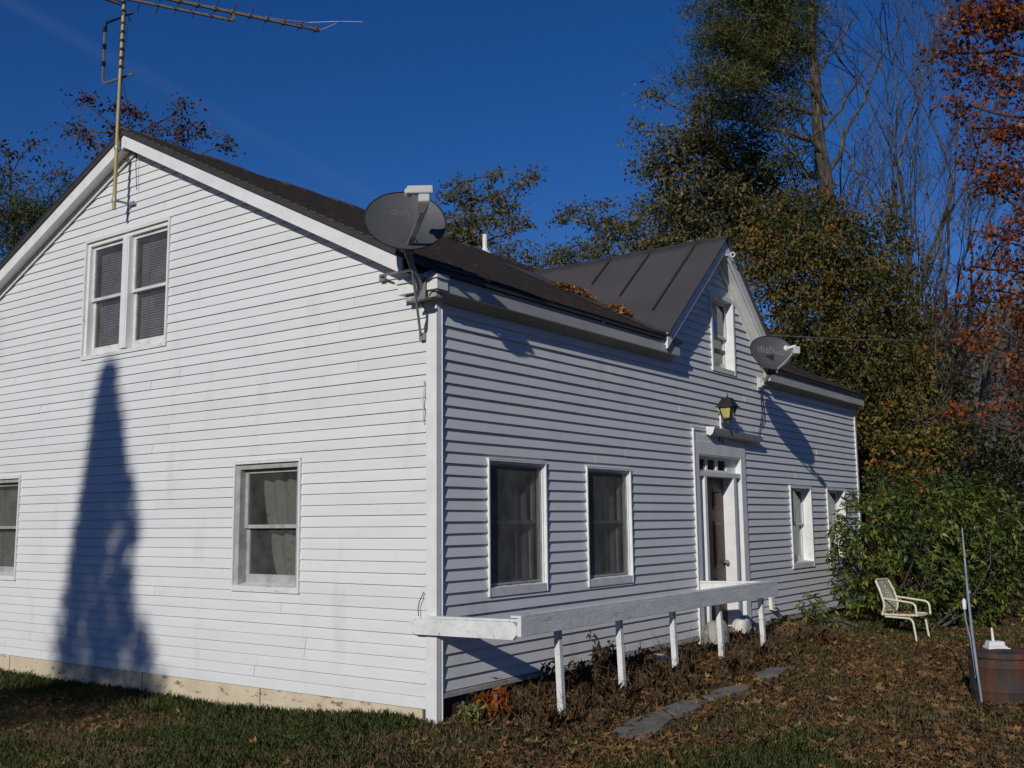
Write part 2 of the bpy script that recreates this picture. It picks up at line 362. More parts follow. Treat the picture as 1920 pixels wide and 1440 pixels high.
# openings: (u0, u1, z0, z1)
WIN_G = dict(upper=(-5.334, -3.733, 3.476, 4.877), lower=(-2.563, -1.624, 0.968, 2.190), edge=(-7.45, -6.508, 0.964, 2.191))
WIN_F = dict(first=(0.712, 1.623, 0.950, 2.150), second=(2.350, 3.253, 0.940, 2.140), third=(7.915, 8.784, 0.882, 2.068), fourth=(9.483, 10.35, 0.885, 2.068), dormer=(5.435, 6.158, 3.478, 4.500))
DOOR = (4.80, 6.355, 0.20, 2.705)

def wall_sheath(fr, u0, u1, z0, z1, holes, name, top=None):
    """backing wall with its openings: strips between the openings"""
    mb = fr.mb(); us = sorted({u0, u1, *[h[0]+0.012 for h in holes], *[h[1]-0.012 for h in holes]}); 
    for a, b in zip(us[:-1], us[1:]):
        blocks = sorted([(h[2]+0.012, h[3]-0.012) for h in holes if h[0] < (a+b)/2 < h[1]]); z = z0
        for (p, q) in blocks+[(None, None)]:
            e = p if p is not None else None
            if e is None:
                ta, tb = (top(a), top(b)) if top else (z1, z1)
                mid = []
                mb.hexa([(a, -.16, z), (b, -.16, z), (b, -.038, z), (a, -.038, z)], [(a, -.16, ta), (b, -.16, tb), (b, -.038, tb), (a, -.038, ta)])
            else:
                mb.hexa([(a, -.16, z), (b, -.16, z), (b, -.038, z), (a, -.038, z)], [(a, -.16, e), (b, -.16, e), (b, -.038, e), (a, -.038, e)]); z = q
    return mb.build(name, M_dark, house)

gh = list(WIN_G.values()); fh = list(WIN_F.values())+[DOOR]
gtop = lambda u: roof_z(u)-0.14
holes_g = gh+[(RX-0.012, RX-0.012, -9, -9)]
gable_wall = wall_sheath(FG, BACK, -0.03, -0.3, 0, gh+[(RX-0.012, RX+0.012, 90, 91)], 'gable_wall', gtop)
def ftop(u): return max(3.52, dorm_z(u)-0.14)
ybr = (3.52+0.14-DZ)/-DS
front_wall = wall_sheath(FF, 0.02, LEN-0.03, 0.12, 0, fh+[(DY-0.012, DY+0.012, 90, 91), (DY-ybr-0.012, DY-ybr+0.012, 90, 91), (DY+ybr-0.012, DY+ybr+0.012, 90, 91)], 'front_wall', ftop)

def clapboards(fr, wall, z0, nmax, span, holes, jl, dd0=-0.004, dd1=-0.026):
    """span(za, zb) -> (left at za, left at zb, right at za, right at zb)"""
    for k in range(nmax):
        za = z0+k*EXPO; zb = za+EXPO+0.012
        s = span(za, zb)
        if s is None: continue
        la, lb, ra, rb = s
        cuts = []
        part = []
        for (h0, h1, hz0, hz1) in holes:
            if hz0-.004 < za+EXPO-.004 and hz1+.012 > za+.004:
                cuts.append((h0-0.004, h1+0.004))
                if hz1+.012 < za+EXPO-.012: part.append((h0-.004, h1+.004, hz1+.013, zb))
                if hz0-.004 > za+.012: part.append((h0-.004, h1+.004, za, hz0-.004))
        cuts.sort(); pieces = []; cur = (la, lb)
        for (c0, c1) in cuts:
            if c1 <= max(cur) or c0 >= min(ra, rb): continue
            if c0-cur[0] > 0.015: pieces.append((cur[0], min(cur[1], c0-.002), c0, c0))
            cur = (c1, c1)
        if ra-cur[0] > 0.015: pieces.append((cur[0], cur[1], ra, max(rb, cur[1]+.002)))
        for (h0, h1, pz0, pz1) in part:
            D = lambda z: dd0+(dd1-dd0)*(z-za)/(zb-za)
            h0 = max(h0, la, lb); h1 = min(h1, ra, rb)
            if h1-h0 < .03: continue
            mb = fr.mb(); mb.hexa([(h0+.001, -.036, pz0), (h1-.001, -.036, pz0), (h1-.001, -.036, pz1), (h0+.001, -.036, pz1)], [(h0+.001, D(pz0), pz0), (h1-.001, D(pz0), pz0), (h1-.001, D(pz1), pz1), (h0+.001, D(pz1), pz1)]); mb.build('clapboard', M_clap, wall)
        for (a0, a1, b0, b1) in pieces:
            js = []; x = max(a0, a1)+jl*rng.uniform(0.35, 1.05)
            while x < min(b0, b1)-0.7: js.append(x); x += jl*rng.uniform(0.75, 1.1)
            ends = [(a0, a1)]+[(j, j) for j in js]+[(b0, b1)]
            for i in range(len(ends)-1):
                p, q = ends[i], ends[i+1]
                g0 = 0.002 if i else 0; g1 = 0.002 if i < len(ends)-2 else 0
                w = rng.uniform(-0.0014, 0.0014); tz0 = rng.uniform(-.0024, .0024); tz1 = rng.uniform(-.0024, .0024)
                mb = fr.mb(); d0, d1, th = dd0+w, dd1+w, -0.036
                A = [(p[0]+g0, d0, za+tz0), (q[0]-g1, d0+rng.uniform(-.0012, .0012), za+tz1), (q[1]-g1, d1, zb), (p[1]+g0, d1, zb)]
                B = [(p[0]+g0, th, za+tz0), (q[0]-g1, th, za+tz1), (q[1]-g1, th, zb), (p[1]+g0, th, zb)]
                mb.hexa(B, A); mb.build('clapboard', M_clap, wall)

def span_g(za, zb):
    zlim = RZ-0.20
    if za > zlim-0.05: return None
    xr = lambda z: min(-0.114, RX+(zlim-z)/SR); xl = lambda z: max(BACK+0.12, RX-(zlim-z)/SL)
    zb = min(zb, zlim); return (xl(za), xl(zb), xr(za), xr(zb))
clapboards(FG, gable_wall, 0.103, 70, span_g, gh, 5.2, -0.004, -0.021)
def span_f(za, zb):
    if za < 3.42: return (0.083, 0.083, LEN-0.07, LEN-0.07)
    zl = DZ-0.12
    if za > zl-0.06: return None
    zb2 = min(zb, zl); h = lambda z: (zl-z)/DS
    return (DY-h(za), DY-h(zb2), DY+h(za), DY+h(zb2))
clapboards(FF, front_wall, 0.236, 60, span_f, fh, 4.6)

# corner boards: an L of two boards at the near corner, a strip at the far one
def corner_board(parts):
    mb = MB(); mb.raw = True
    for a, b in parts: mb.box(a, b)
    return mb.build('corner_board', M_trim, house, bevel=0.004)
corner_board([((-0.114, 0.004, 0.0), (0.002, 0.034, 3.52)), ((-0.026, 0.0342, 0.0), (0.002, 0.0815, 3.50))])
corner_board([((-0.03, LEN-0.068, 0.2), (0.004, LEN, 3.50)), ((-0.11, LEN-0.02, 0.2), (-0.031, LEN+0.003, 3.5))])
corner_board([((BACK, -0.002, 0.0), (BACK+0.115, 0.03, 3.85))])
mb = MB(); mb.raw = True; mb.box((-0.024, 0.075, 0.0), (0.0075, 0.0825, 3.49)); mb.build('corner_bead', M_trim, house)

# foundation
fx = [-8.9, -6.62, -6.55, -4.02, -3.95, -2.20, -2.13, -0.16]
for i in range(len(fx)-1):
    wide = fx[i+1]-fx[i] > 0.2
    mb = FG.mb(); mb.box((fx[i]+0.002, -0.12, -0.5), (fx[i+1]-0.002, -0.022 if wide else -0.008, 0.100)); mb.build('foundation_board' if wide else 'foundation_post', M_found, house)
mb = FF.mb(); mb.box((0.085, -0.16, -0.1), (LEN-0.05, -0.040, 0.20)); mb.build('sill_beam', M_brown, house)
mb = FF.mb()
mb.hexa([(0.085, -0.035, 0.190), (LEN-.1, -.035, .190), (LEN-.1, 0.006, .186), (0.085, 0.006, 0.186)], [(0.085, -0.035, 0.232), (LEN-.1, -.035, .232), (LEN-.1, 0.004, .222), (0.085, 0.004, 0.222)])
mb.build('skirt_strip', M_sashgrey, house)
# far walls and floor close the shell
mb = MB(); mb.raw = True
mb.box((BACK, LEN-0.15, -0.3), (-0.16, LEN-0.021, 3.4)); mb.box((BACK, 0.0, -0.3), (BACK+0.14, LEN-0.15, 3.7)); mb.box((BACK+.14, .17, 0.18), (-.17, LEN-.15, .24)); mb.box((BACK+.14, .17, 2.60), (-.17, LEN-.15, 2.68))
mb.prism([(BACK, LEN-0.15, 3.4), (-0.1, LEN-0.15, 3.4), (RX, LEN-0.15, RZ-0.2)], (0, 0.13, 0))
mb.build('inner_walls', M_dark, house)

# ---- windows
def window(fr, rect, name, style):
    u0, u1, z0, z1 = rect; w = u1-u0; h = z1-z0
    rec = style.get('rec', 0.075); t = style.get('trim', 0.022)
    mb = fr.mb(u0, z0)
    # outer frame: jambs, head; stands 8 mm proud of the clapboards
    mb.box((0, -rec-.05, 0), (t, 0.008, h)); mb.box((w-t, -rec-.05, 0), (w, 0.008, h)); mb.box((t, -rec-.05, h-t), (w-t, 0.007, h))
    mb.box((-0.004, -0.02, h), (w+.004, 0.009, h+0.010))
    win = None
    if style.get('liner'):                                    # inner jamb step
        lt = style['liner']
        if style.get('linermat'):
            win = mb.build('window', M_trim, house, bevel=0.002); mb = fr.mb(u0, z0)
        mb.box((t, -rec-.05, 0), (t+lt, -0.022, h-t)); mb.box((w-t-lt, -rec-.05, 0), (w-t, -0.022, h-t)); mb.box((t+lt, -rec-.05, h-t-lt), (w-t-lt, -0.022, h-t))
    if win: mb.build('jamb_liner', style['linermat'], win, bevel=.002)  # weathered grey that also holds the jamb's shade in its colour
    else: win = mb.build('window', M_trim, house, bevel=0.002)
    win['label'] = name
    lt = style.get('liner', 0)
    sl = fr.mb(u0, z0); sh = style.get('sill', 0.06)
    sl.hexa([(t, -rec-.05, 0.0), (w-t, -rec-.05, 0.0), (w-t, 0.004, 0.0), (t, 0.004, 0.0)], [(t, -rec-.05, sh+.012), (w-t, -rec-.05, sh+.012), (w-t, 0.004, sh-0.012), (t, 0.004, sh-0.012)])
    sl.build('sill', style.get('sillmat', M_trim), win)
    a, b = t+lt, w-t-lt; lo, hi = sh+.006, h-t-lt
    units = [(a, b)]
    if style.get('mull'):
        m0, m1 = (a+b)/2-style['mull']/2, (a+b)/2+style['mull']/2
        mm = fr.mb(u0, z0); mm.box((m0, -rec-.05, lo), (m1, -0.004, hi)); mm.box((m0+.02, -.0039, lo), (m1-.02, 0.003, hi)); mm.build('mullion', M_trim, win)
        units = [(a, m0), (m1, b)]
    smat = style.get('sash', M_sash)
    for (p, q) in units:
        if style.get('storm'):
            s = fr.mb(u0, z0); k = 0.018; d0, d1 = -rec-.004, -rec+.012
            s.box((p, d0, lo), (p+k, d1, hi)); s.box((q-k, d0, lo), (q, d1, hi)); s.box((p+k, d0, hi-k), (q-k, d1, hi)); s.box((p+k, d0, lo), (q-k, d1, lo+k))
            so = s.build('storm_frame', smat, win)
            g = fr.mb(u0, z0); g.box((p+k, -rec+.002, lo+k), (q-k, -rec+.006, hi-k)); g.build('pane', M_screen, win)
            k = 0.04; dd = -rec-.06; mid = lo+(hi-lo)*0.5
            s = fr.mb(u0, z0)
            for (e0, e1, dz) in ((mid, hi, 0), (lo, mid+.03, -.028)):
                s.box((p, dd+dz-.03, e0), (p+k, dd+dz, e1)); s.box((q-k, dd+dz-.03, e0), (q, dd+dz, e1)); s.box((p+k, dd+dz-.03, e0), (q-k, dd+dz, e0+.03)); s.box((p+k, dd+dz-.03, e1-.035), (q-k, dd+dz, e1))
            s.build('sash', M_sash, win)
        else:
            mid = lo+(hi-lo)*style.get('split', 0.5); k = style.get('rail', 0.045)
            for (e0, e1, dz, bot) in ((mid-.012, hi, 0, .035), (lo, mid+.022, -.032, style.get('bot', .075))):
                d1 = -rec+dz; d0 = d1-.03
                s = fr.mb(u0, z0)
                s.box((p, d0, e0), (p+k, d1, e1)); s.box((q-k, d0, e0), (q, d1, e1)); s.box((p+k, d0, e1-.038), (q-k, d1, e1)); s.box((p+k, d0, e0), (q-k, d1, e0+bot))
                so = s.build('sash', smat, win, bevel=0.002)
                g = fr.mb(u0, z0); g.box((p+k, d0+.012, e0+bot), (q-k, d0+.016, e1-.038)); g.build('pane', style.get('glass', M_glass), win)
        dep = -rec-(.13 if style.get('storm') else .105)
        kind = style.get('inside')
        if kind == 'blind':
            s = fr.mb(u0, z0); n = int((hi-lo)/0.030); cut = style.get('gap', 0.0)
            for i in range(n):
                z = lo+.02+i*(hi-lo-.05)/n; tilt = 0.0142+rng.uniform(-.0012, .0012)
                s.hexa([(p+.012, dep-.006, z+tilt), (q-.012, dep-.006, z+tilt), (q-.012, dep+.006, z-tilt), (p+.012, dep+.006, z-tilt)],
                       [(p+.012, dep-.006, z+tilt+.0012), (q-.012, dep-.006, z+tilt+.0012), (q-.012, dep+.006, z-tilt+.0012), (p+.012, dep+.006, z-tilt+.0012)])
            s.box((p+.008, dep-.02, hi-.04), (q-.008, dep+.02, hi))
            for f in (.25, .75): s.box((p+(q-p)*f-.006, dep+.0115, lo), (p+(q-p)*f+.006, dep+.0125, hi))
            s.build('blind', M_blind, win)
        elif kind in ('cafe', 'sheer'):
            def drape(x0, x1, za, zb, skew, amp, mat, nm, freq):
                N = 48; s = fr.mb(u0, z0); vs = []; fs = []
                for i in range(N+1):
                    f = i/N
                    for jz in range(7):
                        g_ = jz/6; zz = zb+(za-zb)*g_
                        xx = x0+(x1-x0)*f + skew*(1-f)*(1-g_)*(1-g_)
                        if jz == 6: zz += 0.012*math.sin(f*freq*2*math.pi)
                        vs.append((xx, dep+amp*math.sin(f*freq*2*math.pi+0.7*math.sin(3*f))*(1.1-.5*g_), zz))
                for i in range(N):
                    for jz in range(6): fs.append((i*7+jz, (i+1)*7+jz, (i+1)*7+jz+1, i*7+jz+1))
                s.add(vs, fs); s.build(nm, mat, win, smooth=True)
            if kind == 'cafe':
                midz = lo+(hi-lo)*0.49
                drape(p+.15, q+.03, hi-.115, midz-.05, 0.10, 0.022, M_curtain, 'curtain', 4)
                drape(p+.27, q+.03, midz-.075, lo-.02, 0.14, 0.020, M_curtain, 'curtain', 3)
            else:
                drape(p+(q-p)*style.get('cstart', .12), q+.06, hi+.01, lo-.03, -0.02, 0.024, M_sheer, 'curtain', 5)
    return win

window(FG, WIN_G['upper'], 'upstairs gable window with two sashes side by side', dict(rec=.060, trim=.024, liner=.045, mull=.125, sill=.055, inside='blind', bot=.085, sillmat=M_peel, split=.5, glass=M_dustlift))
window(FG, WIN_G['lower'], 'ground floor gable window with a printed curtain', dict(rec=.085, trim=.020, liner=.050, sill=.065, inside='cafe', sash=M_sashgrey, bot=.085, sillmat=M_peel, split=.49, glass=M_dustlift, linermat=M_sashgrey))
window(FG, WIN_G['edge'], 'gable window at the left edge with a drawn blind', dict(rec=.085, trim=.020, liner=.045, sill=.065, inside='blind', sash=M_sashgrey, bot=.08, glass=M_dustlift, linermat=M_sashgrey))
window(FF, WIN_F['first'], 'front window nearest the corner with dark glass', dict(rec=.046, trim=.017, liner=.020, sill=.085, storm=1, inside='sheer', sillmat=M_peel, sash=M_sashgrey))
window(FF, WIN_F['second'], 'second front window from the corner with dark glass', dict(rec=.046, trim=.017, liner=.020, sill=.085, storm=1, inside='sheer', sillmat=M_peel, sash=M_sashgrey))
window(FF, WIN_F['third'], 'deep white framed window right of the door', dict(rec=.120, trim=.030, sill=.09, cstart=.80, inside='sheer', sillmat=M_peel, sash=M_sash))
window(FF, WIN_F['fourth'], 'front window half hidden by the rhododendron', dict(rec=.120, trim=.030, sill=.09, cstart=.80, inside='sheer', sillmat=M_peel, sash=M_sash))
window(FF, WIN_F['dormer'], 'narrow window under the front gable peak', dict(rec=.090, trim=.045, sill=.075, cstart=.35, inside='sheer', sillmat=M_peel, sash=M_sash, split=.47))
mb = FF.mb(); mb.box((5.39, -.03, 4.5105), (6.17, -.004, 4.58)); mb.build('window_head_board', M_trim, house)

# ---- door surround
def door():
    f = FF.mb()
    y0, y1, zb, zt = DOOR
    f.box((y0, -.03, .14), (y0+.026, .012, zt)); f.box((y0+.026, -.03, zt-.026), (y1-.01, .012, zt))        # edge strip
    f.box((y0+.026, -.03, 2.555), (y1-.01, -.004, zt-.026)); f.box((y0+.026, -.03, 2.39), (y1-.01, .004, 2.555))   # header boards
    f.box((4.845, -.20, .14), (4.945, .004, 2.39)); f.box((6.195, -.20, .14), (6.345, .004, 2.39))           # casings
    f.box((4.945, -.20, 2.375), (6.195, -.002, 2.39)); 
    fo = f.build('door_frame', M_trim, house, bevel=0.003)
    b = FF.mb(); b.box((4.945, -.20, 2.125), (6.195, -.006, 2.185)); b.build('transom_bar', M_trim, fo, bevel=.003)
    for (a, c) in ((5.105, 5.172), (5.965, 6.050)):
        b = FF.mb(); b.box((a, -.165, .14), (c, -.008, 2.125)); b.build('door_post', M_trim, fo, bevel=.003)
    for (a, c) in ((4.945, 5.105), (6.050, 6.195)):
        b = FF.mb(); b.box((a, -.10, .14), (c, -.050, 2.125)); b.build('sidelight_panel', M_side, fo)
    # transom: frame with three panes
    t = FF.mb(); d0, d1 = -.105, -.075
    xs = [4.945, 5.03, 5.30, 5.345, 5.60, 5.645, 5.91, 6.195]
    t.box((xs[0], d0, 2.185), (xs[1], d1, 2.375)); t.box((xs[2], d0, 2.215), (xs[3], d1, 2.345)); t.box((xs[4], d0, 2.215), (xs[5], d1, 2.345)); t.box((xs[6], d0, 2.185), (xs[7], d1, 2.375))
    t.box((xs[1], d0, 2.345), (xs[6], d1, 2.375)); t.box((xs[1], d0, 2.185), (xs[6], d1, 2.215)); t.build('transom', M_trim, fo)
    for k in (1, 3, 5):
        p = FF.mb(); p.box((xs[k], d0+.008, 2.215), (xs[k+1], d0+.012, 2.345)); p.build('pane', M_glass, fo)
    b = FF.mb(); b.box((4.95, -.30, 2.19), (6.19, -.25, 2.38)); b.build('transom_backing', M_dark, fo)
    # door leaf with raised panels
    d = FF.mb(); d.box((5.1725, -.200, .25), (5.9645, -.160, 2.124)); do = d.build('front_door', M_door, house)
    for (a, c, e0, e1) in ((5.25, 5.50, 1.72, 1.98), (5.64, 5.89, 1.72, 1.98), (5.25, 5.50, .98, 1.58), (5.64, 5.89, .98, 1.58), (5.25, 5.50, .38, .86), (5.64, 5.89, .38, .86)):
        p = FF.mb(); p.box((a, -.165, e0), (c, -.152, e1)); p.hexa([(a+.03, -.1525, e0+.03), (c-.03, -.1525, e0+.03), (c-.03, -.1525, e1-.03), (a+.03, -.1525, e1-.03)][::-1], [(a+.05, -.138, e0+.05), (c-.05, -.138, e0+.05), (c-.05, -.138, e1-.05), (a+.05, -.138, e1-.05)][::-1]); p.build('door_panel', M_door, do)
    k = FF.mb(); k.lathe([(.012, 0), (.012, .03), (.028, .04), (.032, .055), (.022, .07)], (5.90, -.162, 1.05), 12, (0, 1, 0)); k.build('door_knob', M_galv, do, smooth=True)
    s = FF.mb(); s.box((5.10, -.34, .12), (6.05, .05, .245)); s.build('door_step', M_stone, house)
door()

# ---- main roof
def slab(x0, x1, y0, y1, th, name, mat, dz=0.0):
    mb = MB(); mb.raw = True
    mb.hexa([(x0, y0, roof_z(x0)+dz-th), (x1, y0, roof_z(x1)+dz-th), (x1, y1, roof_z(x1)+dz-th), (x0, y1, roof_z(x0)+dz-th)], [(x0, y0, roof_z(x0)+dz), (x1, y0, roof_z(x1)+dz), (x1, y1, roof_z(x1)+dz), (x0, y1, roof_z(x0)+dz)])
    return mb
ROV = 0.17; REND = 11.28
rd = MB(); rd.raw = True
for (x0, x1, y0, y1) in ((RX, -0.12, -ROV, REND), (-0.12, EAVE, -ROV, 4.30), (-0.12, EAVE, 7.02, REND), (BACK-.15, RX, -ROV, REND)):
    t = slab(x0, x1, y0, y1, .05, '', None, -.012); rd.add([Vector(v) for v in t.v], t.f)
roof = rd.build('roof', M_drip, house)
# shingle courses on the near slope, laid tab by tab, joined
EXS = 0.135; csl = 1/math.sqrt(1+SR*SR)
ncourse = int((EAVE-RX)/csl/EXS)+1
sv = []; sf = []; st = []
def valley_y(x):                       # left valley line
    return DY-(DZ-roof_z(x))/DS
for k in range(ncourse):
    xa = EAVE+0.015-k*EXS*csl; xb = max(RX, xa-EXS*csl*1.15)
    y = -ROV-0.012-rng.uniform(0, .2)
    while y < REND:
        w = rng.choice((.145, .15, .155, .30)); ya, yb = max(y, -ROV-0.012)+.0015, min(y+w, REND+.012)-.0015; y += w
        if yb-ya < .02: continue
        xm = (xa+xb)/2
        if xm > -0.14 and 4.28 < (ya+yb)/2 < 7.05: continue
        vy = valley_y(xm)
        if xm > -2.95 and vy-0.03 < (ya+yb)/2 < 2*DY-vy+0.03: continue
        if 0.3 < (ya+yb)/2 < .75 and k < 1: continue
        lift = 0.014+rng.uniform(0, .004); b = len(sv)
        z0 = roof_z(xa)-.012; z1 = roof_z(xb)-.012
        if k > ncourse-4 and rng.random() < .2: lift += .012
        sv += [(xa, ya, z0+.001), (xa, yb, z0+.001), (xa, ya, z0+lift+.004), (xa, yb, z0+lift+.004), (xb, ya, z1+.004), (xb, yb, z1+.004)]
        sf += [(b, b+1, b+3, b+2), (b+2, b+3, b+5, b+4), (b, b+2, b+4, b+4), (b+1, b+5, b+5, b+3)]
me = bpy.data.meshes.new('shingles'); me.from_pydata(sv, [], [tuple(dict.fromkeys(f)) for f in sf]); me.materials.append(M_shingle); me.update()
sh = bpy.data.objects.new('shingles', me); COL.objects.link(sh); put(sh, roof); sh['kind'] = 'stuff'
# far slope shingle sheet, ridge caps
slab(BACK-.16, RX, -ROV-.01, REND, .008, '', None, .0).build('rear_shingle_layer', M_shingle, roof)
y = -ROV-.02
while y < REND:
    w = .30; mb = MB(); mb.raw = True; lift = .016+rng.uniform(0, .012); e = y+w*rng.uniform(.9, 1.05); dx = .15
    if rng.random() < .80:
        mb.hexa([(RX-dx, y, roof_z(RX-dx)-.001), (RX, y, RZ+.001), (RX, e, RZ+.001), (RX-dx, e, roof_z(RX-dx)-.001)], [(RX-dx, y, roof_z(RX-dx)+lift), (RX, y, RZ+lift+.006), (RX, e, RZ+lift), (RX-dx, e, roof_z(RX-dx)+lift*.6)])
        mb.hexa([(RX, y, RZ+.001), (RX+dx, y, roof_z(RX+dx)-.001), (RX+dx, e, roof_z(RX+dx)-.001), (RX, e, RZ+.001)], [(RX, y, RZ+lift+.006), (RX+dx, y, roof_z(RX+dx)+lift), (RX+dx, e, roof_z(RX+dx)+lift*.6), (RX, e, RZ+lift)])
        mb.build('ridge_shingle', M_shingle, roof)
    y = e
# drip edge, fascia, soffit, frieze along the front eave
def eave(y0, y1):
    z = roof_z(EAVE)-.012
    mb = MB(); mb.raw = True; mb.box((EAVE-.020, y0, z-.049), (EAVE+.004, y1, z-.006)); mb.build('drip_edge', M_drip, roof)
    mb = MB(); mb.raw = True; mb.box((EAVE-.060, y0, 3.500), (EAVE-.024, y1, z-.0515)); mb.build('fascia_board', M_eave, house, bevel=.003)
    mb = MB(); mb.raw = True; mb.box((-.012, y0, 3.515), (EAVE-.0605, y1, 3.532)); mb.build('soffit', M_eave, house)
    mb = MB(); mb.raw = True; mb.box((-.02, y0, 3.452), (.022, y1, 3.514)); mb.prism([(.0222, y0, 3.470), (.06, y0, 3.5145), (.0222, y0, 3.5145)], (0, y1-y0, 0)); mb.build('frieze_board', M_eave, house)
eave(-.12, 4.28); eave(7.04, 11.24)
# lifted strip of flashing near the corner
mb = MB(); mb.raw = True
N = 14
for i in range(N):
    ya, yb = -.05+i*.10, -.05+(i+1)*.10
    fa, fb = i/N, (i+1)/N
    la = .022*math.sin(fa*math.pi)+.010; lb = .022*math.sin(fb*math.pi)+.010
    za = roof_z(EAVE)
    mb.hexa([(EAVE-.075, ya, za+.032), (EAVE+.03, ya, za-.03+la), (EAVE+.03, yb, za-.03+lb), (EAVE-.075, yb, za+.032)], [(EAVE-.075, ya, za+.035), (EAVE+.03, ya, za-.027+la), (EAVE+.03, yb, za-.027+lb), (EAVE-.075, yb, za+.035)])
mb.build('lifted_flashing', M_blue, roof)
# rake boards of the big gable
def rake(side):
    s, xe = (SR, EAVE-0.40) if side > 0 else (SL, BACK-.1)
    if side > 0: a, b = RX, xe
    else: a, b = xe, RX
    top, hgt = .045, .165
    mb = MB(); mb.raw = True
    za, zb = roof_z(a)-top, roof_z(b)-top
    mb.hexa([(a, -.150, za-hgt), (b, -.150, zb-hgt), (b, -.126, zb-hgt), (a, -.126, za-hgt)], [(a, -.150, za), (b, -.150, zb), (b, -.126, zb), (a, -.126, za)])
    mb.build('rake_board', M_trim, house, bevel=.003)
    mb = MB(); mb.raw = True
    za, zb = za-hgt+.02, zb-hgt+.02
    mb.hexa([(a, -.125, za), (b, -.125, zb), (b, -.007, zb), (a, -.007, za)], [(a, -.125, za+.018), (b, -.125, zb+.018), (b, -.007, zb+.018), (a, -.007, za+.018)])
    mb.build('soffit', M_trim, house)
    mb = MB(); mb.raw = True
    mb.hexa([(a, -ROV-.004, roof_z(a)-.066), (b, -ROV-.004, roof_z(b)-.066), (b, -.151, roof_z(b)-.066), (a, -.151, roof_z(a)-.066)], [(a, -ROV-.004, roof_z(a)-.013), (b, -ROV-.004, roof_z(b)-.013), (b, -.151, roof_z(b)-.013), (a, -.151, roof_z(a)-.013)])
    mb.build('drip_edge', M_drip, roof)
    mb = MB(); mb.raw = True
    mb.hexa([(a, -.022, za-.075), (b, -.022, zb-.075), (b, -.0065, zb-.075), (a, -.0065, za-.075)], [(a, -.022, za-.001), (b, -.022, zb-.001), (b, -.0065, zb-.001), (a, -.0065, za-.001)])
    if side < 0: mb.build('frieze_board', M_trim, house)
rake(1); rake(-1)
# cornice return at the near corner
mb = MB(); mb.raw = True
mb.box((-.30, -.145, 3.512), (EAVE-.015, .0, 3.600)); mb.box((-.32, -.165, 3.601), (EAVE+.002, .0, 3.628))
mb.hexa([(-.30, -.16, 3.629), (EAVE, -.16, 3.629), (EAVE, -.0, 3.629), (-.30, -.0, 3.629)], [(-.20, -.03, 3.69), (EAVE, -.10, 3.70), (EAVE, -.0, 3.71), (-.20, -.0, 3.70)])
mb.build('cornice_return', M_trim, house, bevel=.003)
mb = MB(); mb.raw = True; mb.box((-.25, -.10, 3.460), (EAVE-.06, -.006, 3.511)); mb.build('cornice_moulding', M_sashgrey, house)

# ---- dormer roof of standing seam metal
dm = thing('dormer_roof', 'brown metal dormer roof', None); del dm['label']; dm.parent = house
seams = [-0.225, -0.893, -1.52, -2.106]
XT = RX+(RZ-DZ)/SR                      # where the dormer ridge meets the main roof
def xval(y): return RX+(RZ-dorm_z(y))/SR   # valley x for a given y
def dslope(sgn):
    xs = [DOV]+seams+[XT]
    for a, b in zip(xs[:-1], xs[1:]):
        ya = DY-sgn*((DZ-roof_z(min(a, EAVE)))/DS); yb = DY-sgn*((DZ-roof_z(b))/DS)
        if a > EAVE: ya = DY-sgn*((DZ-3.705)/DS)
        P = lambda x, y, o: (x, y, dorm_z(y)+o)
        poly = [(a-.002, DY), (a-.002, ya), (b+.002, yb), (b+.002, DY)]
        if abs(yb-DY) < .01: poly = poly[:3]
        mb = MB(); mb.raw = True; mb.prism([P(x, y, 0.0) for x, y in poly], (0, 0, .028)); mb.build('roof_panel', M_metal, dm)
    for x in seams:
        ye = DY-sgn*((DZ-roof_z(x))/DS-0.42 if x < -2 else (DZ-roof_z(x))/DS-0.20)
        n = (Vector((0, -sgn*DS, 1))).normalized()
        mb = MB(); mb.raw = True
        p = Vector((x, DY-sgn*.04, dorm_z(DY-sgn*.04)+.03)); q = Vector((x, ye, dorm_z(ye)+.03))
        mb.bar(p+n*.012, q+n*.012, .020, .036, n); mb.build('standing_seam', M_drip, dm)
dslope(1); dslope(-1)
mb = MB(); mb.raw = True
for sgn in (1, -1):
    mb.hexa([(DOV+.01, DY, DZ+.034), (XT, DY, DZ+.034), (XT, DY-sgn*.10, dorm_z(DY-.10)+.032), (DOV+.01, DY-sgn*.10, dorm_z(DY-.10)+.032)][::sgn], [(DOV+.01, DY, DZ+.052), (XT, DY, DZ+.052), (XT, DY-sgn*.10, dorm_z(DY-.10)+.048), (DOV+.01, DY-sgn*.10, dorm_z(DY-.10)+.048)][::sgn])
mb.build('ridge_cap', M_drip, dm)
# valley pans lying on the main slope
for sgn in (1, -1):
    mb = MB(); mb.raw = True; pts = []
    for i in range(13):
        x = EAVE+.02+(XT-EAVE)*i/12; vy = (DZ-roof_z(x))/DS; off = .30+.55*i/12
        pts.append((x, DY-sgn*(vy-.05), DY-sgn*(vy+off)))
    for (x0, a0, b0), (x1, a1, b1) in zip(pts[:-1], pts[1:]):
        if sgn < 0 and b0 > 9: continue
        z0 = roof_z(x0)+.012; z1 = roof_z(x1)+.012
        mb.hexa([(x0, a0, z0), (x0, b0, z0), (x1, b1, z1), (x1, a1, z1)], [(x0, a0, z0+.004), (x0, b0, z0+.004), (x1, b1, z1+.004), (x1, a1, z1+.004)])
    mb.build('valley_flashing', M_metal, dm)
